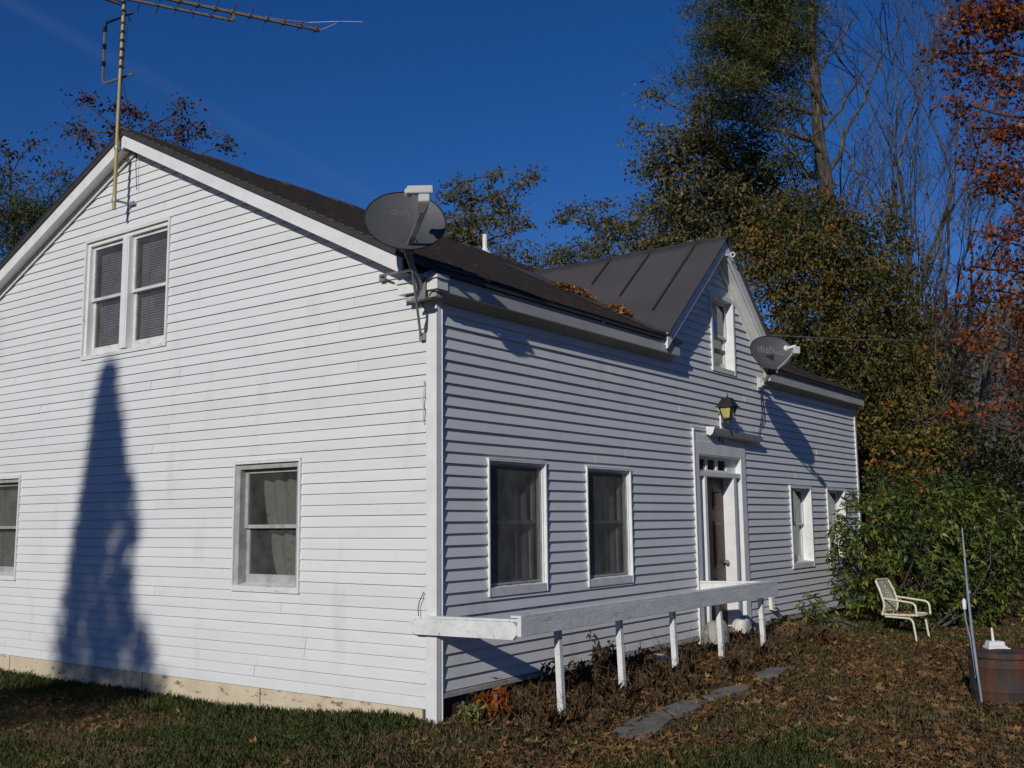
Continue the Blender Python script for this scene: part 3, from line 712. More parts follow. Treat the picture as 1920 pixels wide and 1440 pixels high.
# dormer rake boards and soffits
for sgn in (1, -1):
    y1 = DY-sgn*((DZ-3.71)/DS) if sgn > 0 else DY+(DZ-3.80)/DS
    za, zb = DZ, dorm_z(y1)
    mb = MB(); mb.raw = True
    mb.hexa([(DOV-.063, DY, za-.17), (DOV-.063, y1, zb-.17), (DOV-.036, y1, zb-.17), (DOV-.036, DY, za-.17)], [(DOV-.063, DY, za-.002), (DOV-.063, y1, zb-.002), (DOV-.036, y1, zb-.002), (DOV-.036, DY, za-.002)])
    mb.build('rake_board', M_trim, dm, bevel=.003)
    mb = MB(); mb.raw = True
    mb.hexa([(-.004, DY, za-.13), (-.004, y1, zb-.13), (DOV-.064, y1, zb-.13), (DOV-.064, DY, za-.13)], [(-.004, DY, za-.112), (-.004, y1, zb-.112), (DOV-.064, y1, zb-.112), (DOV-.064, DY, za-.112)])
    mb.build('soffit', M_trim, dm)
    mb = MB(); mb.raw = True
    mb.hexa([(-.018, DY, za-.23), (-.018, y1, zb-.23), (.014, y1, zb-.23), (.014, DY, za-.23)], [(-.018, DY, za-.131), (-.018, y1, zb-.131), (.014, y1, zb-.131), (.014, DY, za-.131)])
    if sgn < 0: mb.build('frieze_board', M_trim, dm, bevel=.003)
# vent pipe
mb = MB(); mb.raw = True; mb.lathe([(.042, -.2), (.042, .26), (.035, .262), (.033, .10)], (RX+.05, 6.40, RZ), 14); mb.lathe([(.12, -.06), (.06, .0), (.048, .04)], (RX+.05, 6.40, RZ-.01), 14); mb.build('vent_pipe', M_trim, house, smooth=True)

# leaf piles in the valley
M_dryleaf = mat_leaf('dry_leaf', [(0.0, (0.10, 0.045, 0.018)), (0.35, (0.20, 0.09, 0.035)), (0.7, (0.30, 0.15, 0.06)), (1.0, (0.38, 0.22, 0.10))], 0.15, 0.8, attr=False, spec=0.2)
STAR = []
for k in range(10):
    t = math.pi/2+k*math.pi/5; r = (1.0 if k % 2 == 0 else 0.48); STAR.append((r*math.cos(t), r*math.sin(t)))
STAR = np.array([(0, 0)]+STAR)*0.5
def maple_leaves(C, size, tilt, curl):
    """C (n,3) centres -> vertices, triangles of curled five-pointed leaves"""
    n = len(C); ang = nr.uniform(0, 2*math.pi, n); ca, sa = np.cos(ang), np.sin(ang)
    P = np.zeros((n, 11, 3)); P[:, :, 0] = STAR[None, :, 0]*size[:, None]; P[:, :, 1] = STAR[None, :, 1]*size[:, None]*nr.uniform(.6, 1.1, n)[:, None]; P[:, :, :2] *= nr.uniform(.78, 1.15, (n, 11))[:, :, None]; P[:, 1, :2] *= 1.25
    c = curl*nr.uniform(-.4, 1.0, n); P[:, :, 2] = c[:, None]*(P[:, :, 0]**2+0.5*P[:, :, 1]**2)/size[:, None]*2.2 + nr.normal(0, .06, (n, 11))*size[:, None]
    tx = nr.normal(0, tilt, n); ty = nr.normal(0, tilt, n)
    y2 = P[:, :, 1]*np.cos(tx)[:, None]-P[:, :, 2]*np.sin(tx)[:, None]; z2 = P[:, :, 1]*np.sin(tx)[:, None]+P[:, :, 2]*np.cos(tx)[:, None]
    x3 = P[:, :, 0]*np.cos(ty)[:, None]+z2*np.sin(ty)[:, None]; z3 = -P[:, :, 0]*np.sin(ty)[:, None]+z2*np.cos(ty)[:, None]
    Q = np.stack([x3*ca[:, None]-y2*sa[:, None], x3*sa[:, None]+y2*ca[:, None], z3], -1)+C[:, None, :]
    b = np.arange(n)[:, None, None]*11
    T = np.array([[0, k, k % 10+1] for k in range(1, 11)])[None]+b
    return Q.reshape(-1, 3), T.reshape(-1, 3)
def pile(label, y0, x0, ly, lx, h, n):
    C = []
    for _ in range(n):
        a = nr.normal(0, .36); b = nr.normal(0, .33)
        x = x0+b*lx; y = y0+a*ly+b*lx*-.35; e = max(0.02, 1-a*a*1.2-b*b*1.6)
        C.append((x, y, roof_z(x)+.03+h*e*nr.uniform(0, 1)))
    C = np.array(C); Vv, T = maple_leaves(C, nr.uniform(.05, .10, n), .6, .7)
    tag(np_mesh('leaf_pile', Vv, T, M_dryleaf), label, 'leaf pile', 'leaf piles on the roof')
def roof_at(u, v):
    d = at(u, v, 1)-CAM; t = (RZ-SR*(CAM.x-RX)-CAM.z)/(d.z+SR*d.x); return CAM+t*d
q1, q2 = roof_at(1080, 552), roof_at(1166, 590)
pile('larger heap of dry orange leaves in the roof valley', q1.y, q1.x, .50, .38, .07, 430)
pile('smaller heap of dry orange leaves low in the roof valley', q2.y, q2.x, .32, .24, .06, 210)

# ------------------------------------------------------------------ satellite dishes
def text_mesh(txt, size, mat, name, Mx, parent):
    c = bpy.data.curves.new(name, 'FONT'); c.body = txt; c.size = size; c.align_x = 'CENTER'; c.align_y = 'CENTER'; c.extrude = 0.0003
    o = bpy.data.objects.new(name, c); COL.objects.link(o)
    me = bpy.data.meshes.new_from_object(o.evaluated_get(bpy.context.evaluated_depsgraph_get()))
    bpy.data.objects.remove(o); me.materials.clear(); me.materials.append(mat); me.transform(Mx)
    me.name = name
    o = bpy.data.objects.new(name, me); COL.objects.link(o); put(o, parent); return o
def basis(nrm, roll=0.0):
    n = Vector(nrm).normalized(); h = Vector((0, 0, 1)).cross(n).normalized(); v = n.cross(h)
    if roll: h, v = h*math.cos(roll)+v*math.sin(roll), v*math.cos(roll)-h*math.sin(roll)
    return h, v, n
def reflector(root, c, nrm, w, h, depth, roll=0.0, sharp=0.0):
    H, V_, N_ = basis(nrm, roll); c = Vector(c); vs = []; fs = []; R_, S_ = 9, 48
    def pt(r, k, back):
        t = 2*math.pi*k/S_; x = math.cos(t); y = math.sin(t)
        wx = w/2*(1+sharp*y*1.0)
        return c+H*(x*r*wx)+V_*(y*r*h/2)+N_*(depth*(r*r-1)-(.006 if back else 0))
    mb = MB(); mb.raw = True
    for back in (0, 1):
        for i in range(1, R_+1):
            for k in range(S_): vs.append(pt(i/R_, k, back))
    b = R_*S_
    c0 = len(vs); vs.append(c-N_*depth); vs.append(c-N_*(depth+.006))
    for i in range(R_-1):
        for k in range(S_):
            k2 = (k+1) % S_
            fs.append((i*S_+k, (i+1)*S_+k, (i+1)*S_+k2, i*S_+k2)); fs.append((b+i*S_+k, b+i*S_+k2, b+(i+1)*S_+k2, b+(i+1)*S_+k))
    for k in range(S_):
        k2 = (k+1) % S_
        fs.append((c0, k, k2)); fs.append((c0+1, b+k2, b+k)); o = (R_-1)*S_
        fs.append((o+k, b+o+k, b+o+k2, o+k2))
    mb.add(vs, fs); ro = mb.build('reflector', M_dish, root, smooth=True)
    rim = MB(); rim.raw = True
    pts = [pt(1, k, 0)-N_*.003 for k in range(S_)]; rim.tube(pts+[pts[0]], .007, 6, cap=False); rim.build('rim', M_black, ro, smooth=True)
    return ro, H, V_, N_
def lettering(ro, c, H, V_, N_, w, h, depth, txt, x, y, size, mat, sharp=0.0):
    o = text_mesh(txt, size, mat, 'lettering', Matrix.Translation((x, y, 0)), ro)
    for v in o.data.vertices:                       # the print lies on the bowl
        px, py, pz = v.co; yy = py/(h/2); ww = w/2*(1+sharp*yy); r2 = (px/ww)**2+yy*yy
        v.co = c+H*px+V_*py+N_*(depth*(r2-1)+.0018+max(0, pz))
    o.data.update()

# dish at the near corner
d1 = thing('satellite_dish', 'large grey satellite dish on a strutted mast at the near roof corner', 'satellite dish', (-.02, -.1, 3.5), 'satellite dishes on the house')
c1 = at(760, 413, 8.22); n1 = Vector((.66, -.66, .34)).normalized()
ro, H, V_, N_ = reflector(d1, c1, n1, .655, .565, .05, roll=-.10)
lettering(ro, c1, H, V_, N_, .655, .565, .05, 'dish', -.05, .10, .10, M_dishink)
foot = Vector((-.04, -.135, 3.545)); elbow = at(773, 501, 8.33); neck = at(766, 478, 8.33); hub = at(764, 448, 8.34)
mb = MB(); mb.raw = True; mb.tube([foot+Vector((.015, -.03, -.01)), foot.lerp(elbow, .5), elbow, elbow.lerp(neck, .3)+Vector((0, 0, .0)), neck], .027, 10); mb.build('mast', M_galv, d1, smooth=True)
mb = MB(); mb.raw = True; mb.tube([neck, neck.lerp(hub, .25)], .033, 10); mb.build('mast_collar', M_lightgrey, d1, smooth=True)
mb = MB(); mb.raw = True; mb.bar(neck.lerp(hub, .2), hub, .06, .05, n1); mb.bar(hub+Vector((0, 0, -.03)), c1-n1*.05+Vector((0, 0, -.12)), .10, .16); mb.build('back_bracket', M_black, d1)
bot = at(767, 461, 8.16); LD = 7.72
mb = MB(); mb.raw = True; mb.bar(bot, at(797, 388, LD+.03), .020, .045, n1); mb.build('feed_arm', M_galv, d1)
wv = (CAM-at(785, 362, LD)).normalized(); sx = RT.copy(); sy = UP.copy()
def face(pts, dep0, dep1):
    return [at(u, v, dep0) for u, v in pts], [at(u, v, dep1) for u, v in pts]
mb = MB(); mb.raw = True
q = [(784, 379), (806, 378), (806, 350), (784, 351)]; mb.hexa(*face(q, LD+.10, LD)); mb.build('feed_horn_housing', M_lightgrey, d1, bevel=.010)
mb = MB(); mb.raw = True
q = [(761, 363), (813, 362), (812, 347), (763, 348)]; mb.hexa(*face(q, LD+.085, LD-.012)); mb.build('feed_horn_housing', M_lightgrey, d1, bevel=.012)
mb = MB(); mb.raw = True
q = [(784, 402), (797, 398), (806, 380), (785, 381)]; mb.hexa(*face(q, LD+.085, LD+.012)); mb.build('arm_bracket', M_drip, d1, bevel=.004)
for e in (766, 800):
    mb = MB(); mb.raw = True; mb.lathe([(.012, 0), (.03, .01), (.032, .05), (.02, .06)], at(e, 356, LD+.08), 12, -n1); mb.build('feed_horn', M_lightgrey, d1, smooth=True)
for (u, v) in ((718, 520), (793, 630)):
    e = CAM+(at(u, v, 1)-CAM)*((-.012-CAM.y)/((at(u, v, 1)-CAM).y)); mb = MB(); mb.raw = True
    mb.tube([elbow+Vector((0, 0, -.02)), e+Vector((0, -.03, .01))], .011, 8); mb.box((e.x-.028, -.030, e.z-.035), (e.x+.028, -.006, e.z+.025)); mb.build('strut', M_galv, d1, smooth=False)
mb = MB(); mb.raw = True; mb.box((foot.x-.06, -.20, foot.z-.115), (foot.x+.09, -.148, foot.z-.095)); mb.box((foot.x-.05, -.172, foot.z-.095), (foot.x+.07, -.166, foot.z+.075)); mb.bar(foot+Vector((-.01, -.04, -.09)), foot+Vector((.02, -.04, .05)), .05, .03); mb.build('foot_bracket', M_galv, d1)
mb = MB(); mb.raw = True
mb.tube([hub+n1*.02, at(776, 470, 8.2), at(782, 452, 8.15), at(776, 445, 8.1)], .004, 5)
mb.tube([foot+Vector((.04, -.04, .08)), foot+Vector((.10, -.07, .16)), foot+Vector((.16, -.05, .12)), foot+Vector((.10, -.04, .06)), foot+Vector((.04, -.05, .02))], .0045, 5)
mb.tube([foot+Vector((-.015, -.02, -.10)), (-.085, -.014, 3.35), (-.093, -.012, 3.22), (-.120, -.010, 3.16)], .006, 5); mb.build('cable', M_black, d1, smooth=True)
# dish on the front wall
d2 = thing('satellite_dish', 'smaller grey satellite dish with pale lettering on the front wall', 'satellite dish', (0.01, 6.90, 3.45), 'satellite dishes on the house')
c2 = at(1447, 661, 13.05); n2 = Vector((.64, -.72, .28)).normalized()
ro, H, V_, N_ = reflector(d2, c2, n2, .545, .47, .045, roll=-.05, sharp=.16)
lettering(ro, c2, H, V_, N_, .545, .47, .045, 'dish', -.06, .055, .15, M_dishink2, .16)
lettering(ro, c2, H, V_, N_, .545, .47, .045, 'HD', .12, .01, .075, M_dishink2, .16)
m0 = Vector((.02, 6.90, 3.455)); m1 = at(1447, 697, 13.15)
mb = MB(); mb.raw = True; mb.tube([m0+Vector((.02, 0, -.03)), m0+Vector((.07, 0.02, .03)), m1], .024, 10); mb.build('mast', M_lightgrey, d2, smooth=True)
mb = MB(); mb.raw = True; mb.box((-.004, 6.865, 3.36), (.012, 6.935, 3.56)); mb.box((.012, 6.872, 3.40), (.05, 6.88, 3.54)); mb.box((.012, 6.92, 3.40), (.05, 6.928, 3.54)); mb.build('wall_plate', M_lightgrey, d2)
mb = MB(); mb.raw = True; mb.bar(m1-Vector((.0, .0, .03)), c2-n2*.06, .09, .13); mb.bar(m1, c2-n2*.05-V_*.2, .05, .05); mb.build('back_bracket', M_black, d2)
l2 = at(1487, 655, 12.62)
mb = MB(); mb.raw = True; mb.tube([at(1456, 694, 13.0), at(1472, 679, 12.8), at(1485, 664, 12.66)], .013, 8); mb.build('feed_arm', M_lightgrey, d2, smooth=True)
mb = MB(); mb.raw = True; mb.bar(l2+RT*.035+UP*.035, l2+RT*.035-UP*.055, .085, .085, n2); mb.build('feed_horn_housing', M_lightgrey, d2, bevel=.012)
mb = MB(); mb.raw = True; mb.lathe([(.018, -.05), (.018, .05), (.038, .06), (.040, .085), (.025, .10)], l2+UP*.02-RT*.02+n2*.02, 12, (-RT*.8-n2*.6)); mb.build('feed_horn', M_trim, d2, smooth=True)
mb = MB(); mb.raw = True; mb.tube([(.02, 6.93, 3.37), (.012, 6.95, 3.25), (.012, 6.97, 3.05), (.012, 6.90, 2.92), (.012, 6.86, 2.80), (.012, 6.78, 2.76)], .005, 5); mb.tube([(.02, 6.96, 3.37), (.014, 7.02, 3.2), (.013, 7.05, 3.0), (.013, 6.95, 2.88)], .005, 5); mb.build('cable', M_black, d2, smooth=True)

# ------------------------------------------------------------------ TV antenna
an = thing('tv_antenna', 'old television antenna on a yellowed mast at the gable peak', 'antenna', (-4.476, -.20, 5.06))
mx, my = -4.476, -.20
def up_at(v):                          # height on the mast seen at row v
    d = at(235, v, 1)-CAM; t = math.hypot(mx-CAM.x, my-CAM.y)/math.hypot(d.x, d.y); return CAM.z+t*d.z
mb = MB(); mb.raw = True; mb.tube([(mx, my, 5.055), (mx+.004, my, 6.0), (mx+.012, my, 6.6), (mx+.03, my, 8.0)], .022, 10); mb.build('mast', M_mast, an, smooth=True)
for z in (5.16, 5.765):
    mb = MB(); mb.raw = True; mb.bar((mx, my+.02, z), (mx+.02, -.025, z), .02, .022); mb.box((mx-.02, -.028, z-.022), (mx+.11, -.020, z+.018)); mb.lathe([(.030, -.018), (.030, .018)], (mx, my, z), 10); mb.build('wall_bracket', M_galv, an)
zt = up_at(22); zb_ = up_at(140)
Lx = Vector((.28, .62, 0)).normalized()
mb = MB(); mb.raw = True
loop = [(mx+.02, my, zt)+Lx*.16 if False else Vector((mx+.02, my, zt))+Lx*.10, Vector((mx-.20, my-.06, zt-.10)), Vector((mx-.27, my-.04, zt-.13)), Vector((mx-.27, my-.04, zb_-.02)), Vector((mx-.20, my-.06, zb_-.08)), Vector((mx+.02, my, zb_+.03))+Lx*.14, Vector((mx+.02, my, zb_+.1))]
mb.tube(loop, .014, 6); mb.build('standoff_loop', M_antenna, an)
mb = MB(); mb.raw = True
for i in range(7):
    z = zt-.05-i*(zt-zb_)/7.2; mb = MB(); mb.raw = True; mb.lathe([(.029, -.016), (.031, 0), (.029, .016)], (mx+.013, my, z), 8); mb.build('insulator', M_black, an)
    if i % 2: mb = MB(); mb.raw = True; mb.bar((mx-.27, my-.04, z-.03), (mx-.27, my-.04, z+.03), .035, .035); mb.build('insulator', M_black, an)
# booms run back over the roof towards the right
ZB = 7.55
def lvl(u, v, z=ZB):
    d = at(u, v, 1)-CAM; t = (z-CAM.z)/d.z; return CAM+t*d
tip = lvl(600, 57); b0 = lvl(335, 2)
bd = (tip-b0).normalized(); root_p = b0-bd*1.1
mb = MB(); mb.raw = True; mb.bar(root_p, tip, .030, .030); mb.build('boom', M_antenna, an)
low = Vector((0, 0, -.10)); e2 = b0+bd*.62+low
mb = MB(); mb.raw = True; mb.bar(root_p+low, e2, .026, .026); mb.bar(e2, e2-low, .05, .03, bd); mb.bar(root_p+low, (mx+.02, my, ZB-.1), .03, .03); mb.bar(root_p, (mx+.02, my, ZB), .03, .03); mb.build('lower_boom', M_antenna, an)
px_ = Vector((-bd.y, bd.x, 0))
for i in range(11):
    p = tip-bd*(.05+i*.20); L_ = .16+.035*i
    mb = MB(); mb.raw = True; sag = rng.uniform(-.02, .02)
    mb.tube([p-px_*L_+Vector((0, 0, -.02+sag)), p+px_*L_+Vector((0, 0, .02))], .006, 5); mb.bar(p-px_*.025, p+px_*.025, .04, .045); mb.build('element', M_antenna, an)
mb = MB(); mb.raw = True; wt = lvl(640, 40, ZB+.05); mb.tube([tip-bd*.62+Vector((0, 0, .02)), lvl(578, 42, ZB+.03), wt, lvl(680, 41, ZB+.05)], .0035, 4); mb.tube([tip, wt], .005, 4); mb.build('bent_rod', M_galv, an)
mb = MB(); mb.raw = True; mb.tube([(mx+.03, my, ZB-.15), (mx+.10, my+.05, ZB-.30), (mx+.13, my, zt-.1), (mx+.07, my, zb_+.2), (mx+.03, my, zb_-.1)], .004, 5); mb.tube([Vector((mx+.02, my, zb_+.02)), Vector((mx+.16, -.05, 5.72)), Vector((mx+.12, -.03, 5.6)), Vector((mx+.14, -.02, 5.3))], .004, 5); mb.build('lead_wire', M_black, an)

# ------------------------------------------------------------------ lantern, gutter piece, number, hook, vent hood, pipes
ly, lz, lx = 5.50, 2.93, .155
la = thing('wall_lantern', 'black carriage lantern with amber panes above the front door', 'lantern', (0, ly, lz-.2))
mb = MB(); mb.raw = True; mb.box((-.004, ly+.085, lz-.19), (.018, ly+.155, lz+.08)); mb.build('back_plate', M_trim, la, bevel=.004)
mb = MB(); mb.raw = True; mb.tube([(.02, ly+.11, lz-.12), (.07, ly+.07, lz-.17), (.13, ly+.02, lz-.16), (lx, ly, lz-.10)], .013, 8); mb.lathe([(.012, -.17), (.020, -.13), (.012, -.10), (.045, -.085), (.05, -.075)], (lx, ly, lz), 10); mb.build('arm', M_black, la, smooth=True)
A4 = [(1, 1), (-1, 1), (-1, -1), (1, -1)]
b4 = [Vector((lx+.047*a, ly+.047*b, lz-.075)) for a, b in A4]; t4 = [Vector((lx+.082*a, ly+.082*b, lz+.065)) for a, b in A4]
mb = MB(); mb.raw = True
for p, q in zip(b4, t4): mb.bar(p, q, .014, .014)
for k in range(4): mb.bar(b4[k], b4[(k+1) % 4], .014, .014); mb.bar(t4[k], t4[(k+1) % 4], .014, .014)
mb.build('lantern_frame', M_black, la)
for k in range(4):
    p, q, r_, s_ = b4[k], b4[(k+1) % 4], t4[(k+1) % 4], t4[k]; c_ = (p+q+r_+s_)/4; ax = Vector((lx, ly, c_.z)); inn = (ax-c_).normalized()*.004
    mb = MB(); mb.raw = True; mb.hexa([p+inn, q+inn, r_+inn, s_+inn], [p+inn*2, q+inn*2, r_+inn*2, s_+inn*2]); mb.build('lantern_pane', M_amber, la)
mb = MB(); mb.raw = True
def ring4(r, z): return [Vector((lx+r*a, ly+r*b, z)) for a, b in A4]
mb.hexa(ring4(.118, lz+.066), ring4(.118, lz+.078)); mb.hexa(ring4(.105, lz+.0785), ring4(.060, lz+.165)); mb.hexa(ring4(.062, lz+.1655), ring4(.052, lz+.185)); mb.lathe([(.014, .185), (.018, .20), (.006, .215), (.008, .235), (.002, .245)], (lx, ly, lz), 8); mb.build('lantern_cap', M_black, la)

gt = thing('gutter', 'short white gutter length fixed above the front door', 'gutter', (0, 5.05, 2.64))
prof = [(.006, 2.655), (.055, 2.632), (.085, 2.655), (.105, 2.70), (.115, 2.725), (.006, 2.735)]
mb = MB(); mb.raw = True; mb.prism([(x, 5.19, z) for x, z in prof], (0, 1.52, -.02)); mb.build('trough', M_lightgrey, gt, bevel=.003)
mb = MB(); mb.raw = True; mb.prism([(.002, 5.170, 2.650), (.058, 5.170, 2.626), (.090, 5.170, 2.652), (.110, 5.170, 2.70), (.121, 5.170, 2.731), (.002, 5.170, 2.740)], (0, .018, 0)); mb.build('end_cap', M_trim, gt)
mb = MB(); mb.raw = True; mb.bar((.0, 6.74, 2.67), (.10, 6.74, 2.69), .015, .03); mb.bar((.09, 6.74, 2.66), (.09, 6.74, 2.73), .012, .012); mb.build('hanger', M_trim, gt)
hn = thing('house_number', 'dark house number on the board above the door', 'house number', (0, 5.58, 2.50))
MX = lambda y, z: Matrix(((0, 0, 1, 0.0065), (1, 0, 0, y), (0, 1, 0, z), (0, 0, 0, 1)))
text_mesh('4', .125, M_black, 'digit', MX(5.565, 2.592) @ Matrix.Translation((0, 0, -.006)), hn); text_mesh('6', .125, M_black, 'digit', MX(5.66, 2.585) @ Matrix.Translation((0, 0, -.006)), hn)
hk = thing('eye_hook', 'white eye hook screwed in at the front gable peak', 'hook', (.2, 5.70, 4.98))
hp = Vector((.205, 5.66, 5.0)); mb = MB(); mb.raw = True
mb.tube([hp-RT*.10-UP*.015, hp-RT*.02], .008, 6); mb.tube([hp+RT*(.028-.028*math.cos(t))+UP*.028*math.sin(t)-RT*.0 for t in [k*math.pi/8 for k in range(17)]], .008, 6, cap=False); mb.build('eye_ring', M_trim, hk, smooth=True)
vh = thing('vent_hood', 'small cream vent hood low on the wall right of the door', 'vent hood', (0, 7.0, .43))
mb = MB(); mb.raw = True; mb.hexa([(-.005, 6.95, .38), (.05, 6.96, .37), (.05, 7.08, .37), (-.005, 7.09, .38)], [(-.005, 6.95, .56), (.035, 6.96, .53), (.035, 7.08, .53), (-.005, 7.09, .56)]); mb.build('hood', M_whitestone, vh, bevel=.008)
mb = MB(); mb.raw = True
for k in range(3): mb.hexa([(.050+.002*k, 6.97, .375+k*.045), (.075, 6.97, .365+k*.045), (.075, 7.07, .365+k*.045), (.050+.002*k, 7.07, .375+k*.045)], [(.047+.002*k, 6.97, .380+k*.045), (.077, 6.97, .371+k*.045), (.077, 7.07, .371+k*.045), (.047+.002*k, 7.07, .380+k*.045)])
mb.build('louvre', M_whitestone, vh)
wr = MB(); wr.raw = True; wr.tube([(-.118, -.012, 2.78), (-.112, -.018, 2.70), (-.125, -.02, 2.60), (-.118, -.016, 2.50), (-.128, -.014, 2.42)], .005, 5); tag(wr.build('loose_cable', M_lightgrey), 'pale loose cable end hanging beside the corner board', 'cable')
wr = MB(); wr.raw = True; wr.tube([(-.118, -.012, 1.035), (-.150, -.03, .96), (-.165, -.03, .90), (-.16, -.03, .84)], .004, 5); tag(wr.build('bent_wire', M_black), 'short bent wire above the pointed railing board', 'wire')

# ------------------------------------------------------------------ railing
ra = thing('porch_railing', 'low white wooden railing standing in front of the front wall', 'railing', (.85, 0, .1))
RXX = 0.851
mb = FG.mb(); c = .065
mb.prism([(-.175, .022, .695), (.80, .022, .705), (.838, .022, .745), (.838, .022, .80), (.80, .022, .838), (-.175, .022, .825), (-.235, .022, .80), (-.280, .022, .762), (-.235, .022, .715)], (0, .028, 0)); mb.build('end_board', M_rail, ra, bevel=.003)
mb = FG.mb(); mb.hexa([(-.08, -.02, .828), (.842, -.02, .842), (.842, .045, .842), (-.08, .045, .828)], [(-.08, -.02, .846), (.842, -.02, .862), (.842, .045, .862), (-.08, .045, .846)]); mb.build('cap_board', M_rail, ra)
mb = MB(); mb.raw = True; mb.box((RXX-.012, -.045, .732), (RXX+.026, 2.10, .868)); mb.build('rail_board', M_rail, ra, bevel=.004)
mb = MB(); mb.raw = True; mb.hexa([(RXX-.012, 2.104, .732), (RXX+.024, 2.104, .732), (RXX+.024, 5.09, .712), (RXX-.012, 5.09, .712)], [(RXX-.012, 2.104, .868), (RXX+.024, 2.104, .868), (RXX+.024, 5.09, .862), (RXX-.012, 5.09, .862)]); mb.build('rail_board', M_rail, ra, bevel=.004)
mb = MB(); mb.raw = True; mb.hexa([(RXX-.075, -.04, .870), (RXX+.024, -.04, .870), (RXX+.024, 5.10, .866), (RXX-.075, 5.10, .866)], [(RXX-.075, -.04, .888), (RXX+.024, -.04, .888), (RXX+.024, 5.10, .884), (RXX-.075, 5.10, .884)]); mb.build('cap_board', M_rail, ra)
mb = MB(); mb.raw = True; mb.hexa([(.004, 4.845, .705), (RXX-.0125, 5.05, .705), (RXX-.0125, 5.082, .705), (.004, 4.877, .705)], [(.004, 4.845, .850), (RXX-.0125, 5.05, .850), (RXX-.0125, 5.082, .850), (.004, 4.877, .850)]); mb.build('return_board', M_rail, ra)
mb = MB(); mb.raw = True; mb.hexa([(.004, 4.83, .852), (RXX-.08, 5.03, .858), (RXX-.08, 5.10, .858), (.004, 4.90, .852)], [(.004, 4.83, .872), (RXX-.08, 5.03, .876), (RXX-.08, 5.10, .876), (.004, 4.90, .872)]); mb.build('cap_board', M_rail, ra)
for (u, v, top_u) in ((1062, 1305, 1050), (1180, 1288, 1166), (1276, 1238, 1267), (1362, 1232, 1356), (1440, 1213, 1438)):
    d = at(u, v, 1)-CAM; t = (RXX-.03-CAM.x)/d.x; y = (CAM+t*d).y; d = at(top_u, 1150, 1)-CAM; t = (RXX-.03-CAM.x)/d.x
    y2 = {1062: .57, 1180: 1.55, 1276: 2.57, 1362: 3.62, 1440: 4.74}[u]; y = y2+.06
    s = .026; zb2 = ground_z(RXX, y)-.12
    mb = MB(); mb.raw = True; xx = RXX-.055
    mb.hexa([(xx-s, y-s, zb2), (xx+s, y-s, zb2), (xx+s, y+s, zb2), (xx-s, y+s, zb2)], [(xx-s, y2-s, .86), (xx+s-.001, y2-s, .86), (xx+s-.001, y2+s, .86), (xx-s, y2+s, .86)]); mb.build('post', M_rail, ra, bevel=.004)

# ------------------------------------------------------------------ stones and path
def rock(c, r, mat, name, label, cat, group=None, seed=0, flat=1.0, pw=2.6):
    vs = []; fs = []; n, m = 20, 12
    for j in range(m+1):
        ph = math.pi*j/m
        for i in range(n):
            t = 2*math.pi*i/n; d = Vector((math.sin(ph)*math.cos(t), math.sin(ph)*math.sin(t), math.cos(ph)))
            k = (abs(d.x)**pw+abs(d.y)**pw+abs(d.z)**pw)**(-1/pw)*(1+.16*noise.noise(d*1.6+Vector((seed*3.1, 0, 0)))+.06*noise.noise(d*5+Vector((seed, 4, 0))))
            vs.append(Vector(c)+Vector((d.x*r[0]*k, d.y*r[1]*k, d.z*r[2]*k)))
    for j in range(m):
        for i in range(n): fs.append((j*n+i, j*n+(i+1) % n, (j+1)*n+(i+1) % n, (j+1)*n+i))
    mb = MB(); mb.raw = True; mb.add(vs, fs); o = mb.build(name, mat, smooth=True)
    return tag(o, label, cat, group)
rock((.16, 4.93, .22), (.13, .21, .19), M_stone, 'stone', 'rounded grey stone leaning at the left foot of the door', 'stone', 'stones along the front wall', 1)
rock((.12, 5.78, .20), (.09, .14, .155), M_whitestone, 'stone', 'pale blocky stone at the right foot of the door', 'stone', 'stones along the front wall', 2, pw=9)
rock((.16, 6.18, .17), (.10, .10, .10), M_whitestone, 'stone', 'small pale stone right of the blocky one by the door', 'stone', 'stones along the front wall', 5)
rock((.28, 3.20, .13), (.10, .25, .085), M_whitestone, 'stone', 'flat whitish stone between the second and third railing posts', 'stone', 'stones along the front wall', 3)
rock((.30, 4.55, .11), (.14, .16, .07), M_stone, 'stone', 'low grey stone just left of the doorway', 'stone', 'stones along the front wall', 4)
flags = [((1135, 1382), (1215, 1390), (1262, 1350), (1240, 1330), (1180, 1350)), ((1244, 1329), (1266, 1349), (1300, 1337), (1328, 1317), (1312, 1303), (1270, 1313)), ((1316, 1303), (1332, 1316), (1405, 1297), (1398, 1284), (1345, 1289)), ((1410, 1262), (1420, 1276), (1462, 1270), (1480, 1255), (1440, 1252))]
for k, poly in enumerate(flags):
    ps = []
    q = [ground_at(*p) for p in poly]; cx = sum((p for p in q), Vector())/len(q)
    ring = []
    for i in range(len(q)):
        a, b = q[i], q[(i+1) % len(q)]
        for s in range(4):
            p = a.lerp(b, s/4); p = p+(p-cx)*(.05*noise.noise(p*6)); ring.append(Vector((p.x, p.y, 0)))
    if sum(ring[i].x*ring[(i+1) % len(ring)].y-ring[(i+1) % len(ring)].x*ring[i].y for i in range(len(ring))) < 0: ring = ring[::-1]
    mb = MB(); mb.raw = True; zt_ = max(ground_z(p.x, p.y) for p in ring)*.5+cx.z*.5+.008
    mb.prism([(p.x, p.y, zt_-.07) for p in ring], (0, 0, .07)); o = mb.build('path_stone', M_flag, bevel=.008); o['kind'] = 'structure'
path_polys = [[ground_at(*p) for p in poly] for poly in flags]
def on_path(x, y):
    for q in path_polys:
        c = sum(q, Vector())/len(q); inside = False; n = len(q)
        for i in range(n):
            a, b = q[i], q[(i+1) % n]
            if (a.y > y) != (b.y > y) and x < (b.x-a.x)*(y-a.y)/(b.y-a.y)+a.x: inside = not inside
        if inside: return True
    return False

